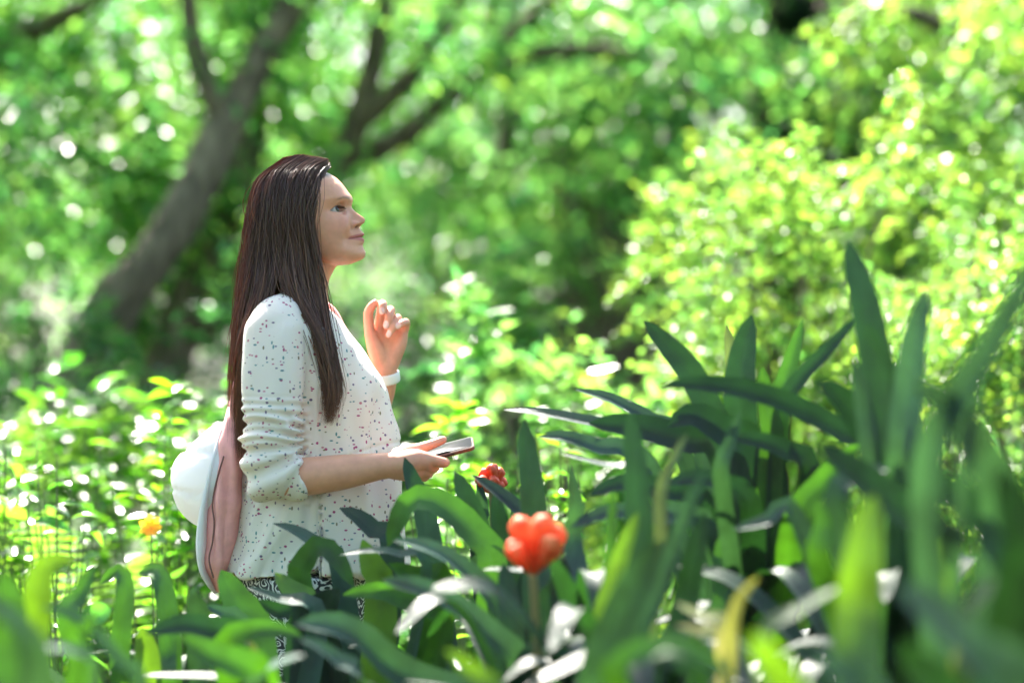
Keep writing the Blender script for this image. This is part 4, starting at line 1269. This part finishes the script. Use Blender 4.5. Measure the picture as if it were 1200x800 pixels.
def fern(label, px, Y, seed, n=9, size=1.0, lift=.5):
    r = np.random.default_rng(seed); b = G0(px, Y)
    root = empty('fern', b, label, 'fern', None); inv = Matrix.Translation(-Vector(b.tolist()))
    for k in range(n):
        a = 6.28 * k / n + r.uniform(-.2, .2)
        place_leaf(root, inv, b + np.array((0, 0, .02)), (math.cos(a), math.sin(a), lift + r.uniform(-.2, .45)), (0, 0, 1), [size * r.uniform(.8, 1.15)] * 3, (1, 1, 1), FR[k % 3], 'frond')
    return root
fern('large fern arching over the pale plants on the bank', 20, 6.3, 1, 11, 1.35, .8)
fern('fern with a yellowing frond below the broad leaved plant', 62, 5.6, 2, 10, 1.0, .55)
fern('small upright fern in front of the leaning tree', 10, 7.4, 3, 10, 1.25, 1.0)
fern('low fern spreading beside the backpack', 165, 5.35, 4, 9, .75, .5)

# ---- a single yellow bloom
fl_y = plain('yellow_petal', (.85, .42, .02), .5); add_translucent(fl_y, (.95, .55, .03), .4)
pt = P(177, 618, 5.3)
yb = empty('yellow_flower', G0(177, 5.3), 'small orange yellow flower on a thin stem beside the backpack', 'flower')
V, fs = tube([G0(177, 5.3), (G0(177, 5.3) + pt) / 2 + [.01, 0, 0], pt], [.003, .0025, .002], 12, 6); obj('stem', mesh_np('stem', V, fs), stem_m, yb)
pm = leaf_mesh(.028, .02, -.5, .2, name='petal'); pm.materials.append(fl_y)
inv = chain_inv(yb)
for k in range(7):
    a = 6.28 * k / 7; place_leaf(yb, inv, pt, (math.cos(a), -.3 + .5 * math.sin(a), math.sin(a)), (0, -1, .3), (1, 1, 1), (1, 1, 1), pm, 'petal')

# ---- low green ground cover over the open soil behind the bed
r = np.random.default_rng(55)
n = 3400
gx = r.uniform(-7.5, 7.5, n); gy = 5.2 + 11 * r.random(n) ** 1.3
ok = np.hypot(gx + .43, gy - 4.8) > .75
gx, gy = gx[ok], gy[ok]
st = np.stack([gx, gy, ground_h(gx, gy) - .005], -1)
dr = r.normal(0, .6, st.shape); dr[:, 2] = np.abs(dr[:, 2]) + .5; dr /= np.linalg.norm(dr, axis=1)[:, None]
V, T_, C_ = twig_cloud(r, len(st), 8, st, dr, .16, .075, .034, .3)
me = mesh_np('ground_cover', V, [T_], smooth=False); set_col(me, C_)
tag(obj('ground_cover', me, M_tree), 'low leafy green ground cover over the soil under the shrubs', 'ground cover', kind='stuff')
# ================================================================== strap-leaved lily plants of the foreground bed
lily_m, nt, n_, l_, b_, o_ = new_mat('strap_leaf')
oi = n_.new('ShaderNodeObjectInfo')
at_ = n_.new('ShaderNodeAttribute'); at_.attribute_name = 'leafuv'
sx_ = n_.new('ShaderNodeSeparateXYZ'); l_.new(at_.outputs['Vector'], sx_.inputs[0])
ve = n_.new('ShaderNodeMath'); ve.operation = 'MULTIPLY'; ve.inputs[1].default_value = 46; l_.new(sx_.outputs[0], ve.inputs[0])
vs_ = n_.new('ShaderNodeMath'); vs_.operation = 'SINE'; l_.new(ve.outputs[0], vs_.inputs[0])
tc_ = n_.new('ShaderNodeTexCoord')
nz = n_.new('ShaderNodeTexNoise'); nz.inputs['Scale'].default_value = 14; nz.inputs['Detail'].default_value = 5; l_.new(tc_.outputs['Object'], nz.inputs['Vector'])
mr = n_.new('ShaderNodeMapRange'); mr.inputs[1].default_value = .3; mr.inputs[2].default_value = .7; mr.inputs[3].default_value = .55; mr.inputs[4].default_value = 1.45; l_.new(nz.outputs[0], mr.inputs[0])
mr2 = n_.new('ShaderNodeMapRange'); mr2.inputs[1].default_value = -1; mr2.inputs[3].default_value = .82; mr2.inputs[4].default_value = 1.18; l_.new(vs_.outputs[0], mr2.inputs[0])
mm = n_.new('ShaderNodeMath'); mm.operation = 'MULTIPLY'; l_.new(mr.outputs[0], mm.inputs[0]); l_.new(mr2.outputs[0], mm.inputs[1])
ca = n_.new('ShaderNodeMix'); ca.data_type = 'RGBA'; ca.blend_type = 'MULTIPLY'; ca.inputs[0].default_value = 1
l_.new(oi.outputs['Color'], ca.inputs[6]); l_.new(mm.outputs[0], ca.inputs[7]); l_.new(ca.outputs[2], b_.inputs['Base Color'])
b_.inputs['Roughness'].default_value = .33; b_.inputs['Specular IOR Level'].default_value = .65
rn = n_.new('ShaderNodeMapRange'); rn.inputs[3].default_value = .34; rn.inputs[4].default_value = .54; l_.new(nz.outputs[0], rn.inputs[0]); l_.new(rn.outputs[0], b_.inputs['Roughness'])
bp_ = n_.new('ShaderNodeBump'); bp_.inputs['Strength'].default_value = .4; bp_.inputs['Distance'].default_value = .002
l_.new(vs_.outputs[0], bp_.inputs['Height']); l_.new(bp_.outputs[0], b_.inputs['Normal'])
tr = add_translucent(lily_m, (1., 1., 1.), .20)
cb_ = n_.new('ShaderNodeMix'); cb_.data_type = 'RGBA'; cb_.blend_type = 'MULTIPLY'; cb_.inputs[0].default_value = 1
cb_.inputs[7].default_value = (2.6, 2.5, .7, 1); l_.new(ca.outputs[2], cb_.inputs[6]); l_.new(cb_.outputs[2], tr.inputs[0])

DK, MD, BR, YL, GY, PL = (.004, .018, .007), (.007, .029, .011), (.026, .088, .010), (.058, .128, .010), (.015, .046, .032), (.08, .12, .055)  # leaf tones; the darkest also lowered for the shade inside the bed
WT = np.array([0, .05, .15, .35, .6, .78, .88, .94, .975, 1.0])
WW = np.array([.55, .55, .62, .85, 1.0, .98, .88, .70, .48, .05])


def strap_mesh(C, hw, r_deg, twist=0.0, fold=.34, seed=0, n=26):
    """Ribbon leaf along the centre line C (world points)."""
    C = crom(C, n)
    seg = np.concatenate([[0], np.cumsum(np.linalg.norm(np.diff(C, axis=0), axis=1))])
    tt = 1 - (1 - np.linspace(0, 1, n)) ** 1.5
    C = np.stack([np.interp(tt * seg[-1], seg, C[:, j]) for j in range(3)], -1)
    T = np.gradient(C, axis=0); T /= np.linalg.norm(T, axis=1)[:, None]
    cam_d_ = np.array((0, 0, CAM_Z)) - C; cam_d_ /= np.linalg.norm(cam_d_, axis=1)[:, None]
    rr = np.radians(r_deg + twist * (tt - .5))
    Nn = np.cos(rr)[:, None] * cam_d_ + np.sin(rr)[:, None] * np.array((0, 0, 1.0))
    Nn -= T * (Nn * T).sum(1)[:, None]
    for k in range(1, n):
        if np.linalg.norm(Nn[k]) < .25: Nn[k] = Nn[k - 1] - T[k] * Nn[k - 1].dot(T[k])
    Nn /= np.linalg.norm(Nn, axis=1)[:, None] + 1e-9
    for _ in range(3): Nn[1:-1] = (Nn[:-2] + 2 * Nn[1:-1] + Nn[2:]) / 4
    Nn -= T * (Nn * T).sum(1)[:, None]; Nn /= np.linalg.norm(Nn, axis=1)[:, None] + 1e-9
    B = np.cross(Nn, T)
    w = np.interp(tt, WT, WW) * hw
    us = np.array([-1, -.66, -.3, 0, .3, .66, 1])
    wav = .05 * np.sin(tt * 7 + seed)
    V = C[:, None, :] + (us[None, :, None] * w[:, None, None]) * B[:, None, :] + ((np.abs(us)[None, :, None] ** 1.3 * fold + (us * 1.0)[None, :, None] * wav[:, None, None]) * w[:, None, None]) * Nn[:, None, :]
    m, s = n, 7
    i = np.arange(m - 1)[:, None] * s; j = np.arange(s - 1)[None, :]
    q = np.stack([i + j, i + j + 1, i + s + j + 1, i + s + j], -1).reshape(-1, 4)
    me = mesh_np('leaf', V.reshape(-1, 3), [q])
    a = me.attributes.new('leafuv', 'FLOAT_VECTOR', 'POINT')
    uvw = np.stack([np.tile(us, m), np.repeat(tt, s), np.zeros(m * s)], -1).astype(np.float32)
    a.data.foreach_set('vector', uvw.ravel())
    return me


lr = np.random.default_rng(9)
def lily(label, px, Y, leaves, fill=0, fcol=(DK, MD), flen=(.40, .62), fdir=None, fhw=(.017, .026), seed=1):
    """leaves: (points [(px,py,Y)...] base side first, half width px, tilt, colour)."""
    b = G0(px, Y)
    root = empty('strap_lily', b, label, 'plant', 'strap leaved lilies of the foreground bed')
    r = np.random.default_rng(seed)
    for k, (pts, hw, rd, colr) in enumerate(leaves):
        W = [P(*p) for p in pts]
        d = W[0] - b
        base = b + np.array((d[0] * .06, d[1] * .06, .0)) + r.normal(0, .012, 3) * [1, 1, 0]
        mid = base + (W[0] - base) * .5 + np.array((-(W[0] - base)[0] * .12, 0, .05 * np.linalg.norm(d)))
        if np.linalg.norm(d) > .10: C = np.array([base, mid] + W)
        else: C = np.array([base] + W)
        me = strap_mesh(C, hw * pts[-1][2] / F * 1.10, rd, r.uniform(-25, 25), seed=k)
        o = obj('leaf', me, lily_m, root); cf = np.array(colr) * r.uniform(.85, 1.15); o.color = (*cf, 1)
    for k in range(fill):
        a = 6.28 * (k + r.uniform(-.4, .4)) / fill; L = r.uniform(*flen)
        out = np.array((math.cos(a), math.sin(a) * .8, 0)); el = r.uniform(.5, 1.25)
        tipd = out * math.cos(el) * L; 
        p1 = b + out * .02; p2 = b + tipd * .4 + np.array((0, 0, math.sin(el) * L * .55)); p3 = b + tipd * .9 + np.array((0, 0, math.sin(el) * L * .85)); p4 = b + tipd * 1.35 + np.array((0, 0, math.sin(el) * L * r.uniform(.62, .95)))
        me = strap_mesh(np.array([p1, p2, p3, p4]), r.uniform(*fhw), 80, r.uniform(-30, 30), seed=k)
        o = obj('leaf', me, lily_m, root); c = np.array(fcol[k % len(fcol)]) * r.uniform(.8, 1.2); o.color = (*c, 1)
    return root


def L(Y0, Y1, *p):
    """Spread depth evenly from Y0 at the first point to Y1 at the last."""
    n = len(p); return [(a, b, Y0 + (Y1 - Y0) * k / max(1, n - 1)) for k, (a, b) in enumerate(p)]


lily('strap lily with a bent over white lit leaf below the backpack', 195, 4.15, [
    (L(4.20, 4.28, (200, 800), (198, 735), (192, 690), (183, 668), (163, 672)), 12, 5, BR),
    (L(4.15, 4.10, (235, 760), (234, 725), (231, 695), (238, 684)), 14, 62, GY),
    (L(4.15, 4.20, (142, 800), (143, 734), (147, 688), (139, 668), (117, 684)), 11, 10, BR),
    (L(3.9, 3.8, (285, 752), (256, 739), (215, 731), (171, 742)), 15, 25, MD),
    (L(4.0, 4.05, (80, 735), (92, 700), (112, 662)), 12, 10, BR),
    (L(4.1, 4.1, (172, 800), (172, 765), (166, 735)), 17, 8, YL),
    (L(4.1, 4.15, (195, 800), (196, 770), (200, 720)), 11, 8, BR)], 13, (BR, YL, PL), seed=1)
lily('strap lily hiding the patterned trousers, with bright upright leaf', 320, 4.15, [
    (L(4.32, 4.36, (301, 740), (280, 706), (259, 668)), 19, 8, BR),
    (L(4.30, 4.34, (361, 716), (342, 692), (322, 671)), 14, 12, YL),
    (L(4.24, 4.22, (372, 722), (330, 704), (289, 688)), 12, 58, GY),
    (L(4.28, 4.26, (350, 726), (325, 716), (303, 703)), 13, 20, MD),
    (L(4.18, 4.16, (284, 738), (262, 720), (240, 708)), 12, 40, GY),
    (L(3.80, 3.75, (262, 763), (284, 741), (319, 736), (354, 745)), 13, 15, BR),
    (L(3.55, 3.45, (305, 796), (270, 776), (234, 762), (210, 744)), 20, 18, BR),
    (L(3.65, 3.60, (425, 806), (395, 775), (372, 758), (350, 748)), 17, 46, GY),
    (L(3.5, 3.4, (300, 806), (322, 782), (356, 768)), 16, 55, GY),
    (L(3.8, 3.8, (300, 770), (288, 752), (280, 742)), 5, 10, PL)], 19, (MD, DK, BR), seed=2)
lily('strap lily in front of the blouse hem with sunlit folded leaves', 430, 4.25, [
    (L(4.42, 4.46, (398, 668), (372, 640), (345, 622), (320, 613)), 12, 55, GY),
    (L(4.34, 4.30, (352, 690), (362, 652), (378, 638), (396, 656), (414, 687)), 14, 15, BR),
    (L(4.30, 4.28, (372, 740), (385, 706), (398, 690)), 24, 15, DK),
    (L(4.42, 4.46, (460, 645), (440, 624), (420, 606), (398, 595)), 14, 25, MD),
    (L(4.30, 4.30, (446, 700), (436, 664), (425, 632)), 19, 10, YL),
    (L(4.2, 4.18, (500, 668), (470, 650), (440, 645), (398, 650)), 7, 70, GY),
    (L(4.15, 4.12, (520, 735), (484, 708), (446, 692), (402, 697)), 13, 16, BR),
    (L(4.25, 4.22, (520, 690), (490, 676), (455, 660)), 15, 10, BR),
    (L(3.8, 3.68, (560, 835), (500, 806), (455, 780), (425, 750), (390, 733), (347, 731)), 24, 40, GY),
    (L(4.3, 4.3, (372, 735), (385, 724), (402, 716)), 10, 30, BR)], 17, (MD, DK, BR), seed=3)
lily('strap lily under the hand with a broad arching leaf', 555, 4.15, [
    (L(4.46, 4.50, (500, 610), (487, 572), (474, 536)), 13, 6, MD),
    (L(4.20, 4.26, (578, 665), (560, 630), (536, 604), (506, 585), (477, 590), (455, 640)), 16, 20, BR),
    (L(3.98, 3.90, (606, 756), (584, 712), (548, 672), (508, 645), (462, 633)), 17, 48, GY),
    (L(3.86, 3.78, (612, 790), (582, 750), (538, 713), (494, 690), (448, 680)), 17, 50, GY),
    (L(4.32, 4.36, (580, 672), (562, 625), (548, 585), (533, 552)), 15, 8, MD),
    (L(4.26, 4.30, (636, 625), (610, 600), (582, 576), (552, 556)), 12, 60, DK),
    (L(4.30, 4.34, (600, 690), (592, 650), (585, 610), (580, 575)), 13, 8, DK),
    (L(3.2, 3.05, (600, 830), (560, 800), (522, 762)), 24, 25, YL),
    (L(4.1, 4.05, (640, 680), (610, 670), (566, 667)), 9, 70, GY)], 19, (DK, MD, BR), seed=4)
fl_plant = lily('strap lily carrying the large orange flower head', 640, 3.80, [
    (L(4.02, 4.06, (628, 630), (624, 575), (619, 535), (614, 492)), 15, 5, MD),
    (L(3.85, 3.82, (690, 780), (683, 745), (668, 700), (646, 652)), 13, 8, MD),
    (L(3.6, 3.5, (700, 790), (660, 768), (611, 755)), 9, 60, GY),
    (L(3.9, 3.9, (640, 720), (655, 690), (662, 655)), 16, 10, DK),
    (L(3.9, 3.95, (600, 740), (596, 700), (590, 660)), 13, 10, DK),
    (L(3.6, 3.55, (660, 800), (655, 760), (640, 720)), 12, 30, GY)], 19, (DK, MD), seed=5)
lily('strap lily with tall narrow pale edged leaves right of the orange flower', 735, 3.60, [
    (L(3.70, 3.74, (752, 680), (748, 600), (744, 540), (738, 484)), 15, 5, MD),
    (L(3.60, 3.64, (773, 650), (774, 580), (788, 540), (806, 508)), 7, 15, PL),
    (L(3.42, 3.40, (745, 762), (770, 700), (798, 622), (813, 582), (830, 549)), 10, 20, GY),
    (L(3.60, 3.62, (708, 730), (716, 690), (731, 644), (748, 600)), 11, 8, YL),
    (L(3.25, 3.15, (700, 806), (722, 735), (750, 676), (776, 631)), 22, 15, GY),
    (L(3.70, 3.72, (716, 690), (716, 640), (719, 575)), 7, 10, BR),
    (L(3.9, 3.95, (849, 720), (850, 680), (846, 625)), 16, 8, BR),
    (L(4.0, 4.0, (672, 640), (676, 600), (668, 545)), 11, 30, GY),
    (L(3.7, 3.7, (800, 720), (812, 660), (826, 600)), 14, 10, DK)], 19, (DK, MD), seed=6)
lily('large strap lily clump with dark leaves fanned against the lime shrub', 885, 4.15, [
    (L(4.22, 4.28, (860, 545), (837, 492), (812, 440), (785, 407), (755, 376)), 16, 8, MD),
    (L(4.25, 4.28, (868, 500), (867, 445), (871, 412), (881, 369)), 19, 5, MD),
    (L(4.20, 4.24, (905, 500), (918, 452), (930, 412), (941, 374)), 11, 8, BR),
    (L(4.10, 4.10, (915, 490), (936, 446), (956, 424), (978, 401), (1004, 371)), 10, 20, MD),
    (L(3.95, 3.90, (1050, 556), (990, 508), (940, 480), (880, 458), (815, 449), (774, 453)), 13, 28, DK),
    (L(4.45, 4.48, (862, 460), (858, 420), (851, 381)), 11, 30, PL),
    (L(4.35, 4.40, (800, 530), (740, 505), (686, 494), (634, 484), (590, 480)), 10, 52, GY),
    (L(4.35, 4.40, (820, 520), (777, 499), (737, 478), (712, 466), (674, 456)), 10, 52, GY),
    (L(4.25, 4.25, (760, 550), (700, 525), (662, 512), (630, 512)), 13, 38, GY),
    (L(4.2, 4.2, (760, 560), (720, 548), (690, 541), (657, 532)), 8, 60, GY),
    (L(4.25, 4.28, (850, 540), (800, 515), (745, 500), (690, 496)), 17, 22, DK),
    (L(4.15, 4.15, (900, 548), (845, 505), (812, 486), (782, 500)), 20, 20, DK),
    (L(3.85, 3.85, (845, 560), (852, 530), (868, 480)), 10, 18, GY),
    (L(4.0, 4.0, (950, 560), (930, 532), (890, 516), (850, 512)), 13, 25, DK),
    (L(4.05, 4.0, (830, 600), (780, 575), (730, 566), (690, 580)), 14, 30, DK),
    (L(4.0, 3.95, (830, 620), (770, 606), (715, 600), (668, 618)), 13, 40, GY),
    (L(3.95, 3.9, (880, 600), (850, 570), (820, 560), (780, 566)), 14, 20, DK),
    (L(4.1, 4.1, (905, 520), (900, 480), (893, 430)), 14, 8, BR),
    (L(3.9, 3.85, (930, 620), (960, 570), (990, 535), (1010, 520)), 15, 15, BR)], 41, (DK, DK, MD), (.40, .6), seed=7)
lily('strap lily with the tallest upright leaves at the edge of the bed', 1040, 3.65, [
    (L(3.70, 3.76, (1032, 500), (1026, 420), (1012, 350), (1003, 318), (994, 282)), 18, 5, MD),
    (L(3.60, 3.62, (1050, 560), (1044, 490), (1032, 430), (1014, 378)), 21, 5, MD),
    (L(3.50, 3.54, (1058, 540), (1063, 470), (1071, 400), (1086, 340)), 17, 8, GY),
    (L(3.7, 3.7, (1035, 540), (1010, 500), (985, 465), (955, 446)), 19, 15, DK),
    (L(3.6, 3.62, (1020, 540), (1013, 480), (1000, 420)), 12, 20, GY),
    (L(3.45, 3.4, (1100, 640), (1060, 600), (1010, 560), (960, 520)), 20, 25, DK),
    (L(3.5, 3.5, (980, 600), (1000, 560), (1045, 548)), 15, 55, GY),
    (L(3.3, 3.3, (1110, 690), (1100, 660), (1105, 630)), 11, 10, YL),
    (L(3.4, 3.4, (960, 660), (965, 620), (955, 580)), 14, 8, BR),
    (L(3.7, 3.7, (930, 600), (900, 610), (860, 620)), 11, 45, GY)], 26, (DK, MD), (.4, .6), seed=8)
lily('strap lily with a slanting blue green leaf rising past the lime shrub', 1120, 2.95, [
    (L(2.90, 2.85, (1085, 560), (1122, 465), (1148, 423), (1176, 377), (1215, 300)), 17, 8, GY),
    (L(2.95, 2.85, (1175, 610), (1151, 540), (1126, 500), (1100, 470), (1066, 450)), 25, 35, GY),
    (L(2.9, 2.9, (1130, 560), (1140, 490), (1150, 425)), 7, 8, GY),
    (L(3.0, 2.95, (1180, 660), (1150, 610), (1110, 575), (1060, 552)), 24, 30, DK),
    (L(2.6, 2.55, (1200, 660), (1188, 600), (1170, 545)), 30, 12, DK),
    (L(2.8, 2.75, (1130, 740), (1150, 700), (1180, 678), (1220, 668)), 12, 40, PL)], 9, (DK, MD), (.28, .38), seed=9)
lily('low strap lily with a bright upright leaf and broad grey front leaf', 1040, 2.60, [
    (L(2.90, 2.92, (1004, 745), (1010, 665), (1016, 620), (1024, 580)), 25, 6, YL),
    (L(2.45, 2.35, (1190, 830), (1143, 772), (1095, 725), (1046, 686)), 34, 38, GY),
    (L(2.35, 2.3, (1020, 830), (985, 795), (950, 768)), 30, 35, GY),
    (L(2.45, 2.4, (930, 830), (905, 780), (881, 742)), 24, 15, YL),
    (L(3.0, 2.95, (895, 760), (940, 715), (985, 688)), 12, 40, PL),
    (L(2.5, 2.45, (1110, 830), (1080, 790), (1060, 750)), 26, 20, MD),
    (L(2.3, 2.25, (1210, 820), (1190, 780), (1160, 745)), 26, 40, GY)], 8, (DK, MD), (.22, .32), seed=10)
lily('small strap lily with pale yellowing leaves curling over dry litter', 840, 3.15, [
    (L(3.20, 3.20, (856, 752), (862, 712), (873, 692), (889, 676)), 8, 12, (.30, .30, .10)),
    (L(3.25, 3.28, (850, 742), (822, 722), (792, 706)), 8, 40, (.34, .33, .15)),
    (L(3.20, 3.22, (845, 752), (820, 740), (792, 732)), 7, 40, (.32, .30, .14)),
    (L(2.85, 2.8, (720, 800), (760, 762), (800, 758), (860, 795)), 15, 30, BR),
    (L(2.9, 2.85, (820, 810), (800, 780), (770, 770)), 14, 30, MD)], 15, (MD, DK), (.3, .42), seed=11)
lily('strap lily with thin grey arching leaves at the fern end of the bed', 60, 3.35, [
    (L(3.35, 3.30, (165, 806), (143, 778), (115, 744), (82, 718), (48, 711)), 9, 40, GY),
    (L(3.1, 3.0, (115, 795), (80, 762), (34, 760)), 11, 42, GY),
    (L(3.6, 3.6, (40, 760), (44, 710), (52, 664), (88, 656)), 17, 8, YL),
    (L(3.4, 3.4, (10, 760), (14, 720), (4, 670)), 20, 10, BR),
    (L(2.9, 2.8, (40, 800), (20, 740), (-20, 700)), 24, 40, GY),
    (L(3.3, 3.3, (90, 780), (100, 740), (112, 715)), 11, 10, BR)], 13, (BR, PL, YL), (.25, .36), seed=12)

# ---- orange flower heads on their stalks
pet_m, nt, n_, l_, b_, o_ = new_mat('orange_petal')
tc_ = n_.new('ShaderNodeTexCoord'); nz = n_.new('ShaderNodeTexNoise'); nz.inputs['Scale'].default_value = 40; l_.new(tc_.outputs['Object'], nz.inputs['Vector'])
rp = n_.new('ShaderNodeValToRGB'); e = rp.color_ramp.elements
e[0].position, e[0].color = .35, (.74, .10, .035, 1); e[1].position, e[1].color = .7, (.88, .24, .09, 1)
l_.new(nz.outputs[0], rp.inputs[0]); l_.new(rp.outputs[0], b_.inputs['Base Color']); b_.inputs['Roughness'].default_value = .55; b_.inputs['Specular IOR Level'].default_value = .35
add_translucent(pet_m, (.95, .14, .03), .28)
red_m = plain('red_berry_petal', (.62, .07, .025), .45, .4, vary=.3, vscale=50)
stalk_m = plain('flower_stalk', (.20, .15, .06), .7, vary=.25)


def floret(base, tip, rad, seed):
    """A nodding closed trumpet with six ribbed petals."""
    t = np.linspace(0, 1, 14); th = np.linspace(0, 2 * math.pi, 24, endpoint=False)
    rp_ = np.interp(t, [0, .12, .35, .65, .85, .96, 1], [.18, .34, .66, .95, 1.0, .74, .25]) * rad
    C = base + (tip - base) * t[:, None]
    C += np.array((.004 * math.sin(seed), .003, 0)) * np.sin(t * 3)[:, None]
    T, N, B = frames(C)
    rib = 1 + .20 * np.cos(3 * th + seed) + .10 * np.cos(6 * th)
    V = C[:, None, :] + (rp_[:, None] * rib[None, :])[..., None] * (np.cos(th)[None, :, None] * N[:, None] + np.sin(th)[None, :, None] * B[:, None])
    return grid_closed(V)


def flower_head(plant, foot, neck, fl, mat):
    V, fs = tube([foot, foot + (neck - foot) * .5 + [.006, 0, 0], neck], [.009, .0075, .0065], 16, 10)
    st = obj('flower_stalk', mesh_np('flower_stalk', V, fs), stalk_m, plant)
    for k, (a, b, Yt, rd) in enumerate(fl):
        V, fs = floret(neck + np.array((0, 0, .004)), P(a, b, Yt), rd, k * 1.7)
        obj('floret', mesh_np('floret', V, fs), mat, st)


neck = P(625, 676, 3.72)
flower_head(fl_plant, G0(634, 3.80), neck, [
    (597, 634, 3.70, .014), (605, 605, 3.72, .017), (616, 607, 3.75, .013), (641, 604, 3.69, .019), (655, 614, 3.72, .017), (647, 630, 3.66, .014), (603, 642, 3.66, .012), (657, 636, 3.70, .011)], pet_m)
fl2 = lily('strap lily with dark red flower head beyond the phone', 588, 4.60, [
    (L(4.55, 4.55, (560, 640), (566, 600), (560, 560)), 10, 15, GY), (L(4.6, 4.6, (610, 660), (606, 620), (600, 590)), 11, 12, MD)], 9, (MD, BR), (.3, .45), seed=13)
neck2 = P(577, 578, 4.58)
rr_ = np.random.default_rng(4)
flower_head(fl2, G0(586, 4.60), neck2, [(577 + 15 * math.cos(a) * q, 557 + 13 * math.sin(a) * q, 4.56 + rr_.uniform(-.02, .03), .011) for a, q in [(0.2, 1), (1.1, .9), (2.0, 1), (2.9, 1.0), (3.8, 1), (4.6, 1), (5.5, 1), (.9, .3), (3.6, .4)]], red_m)
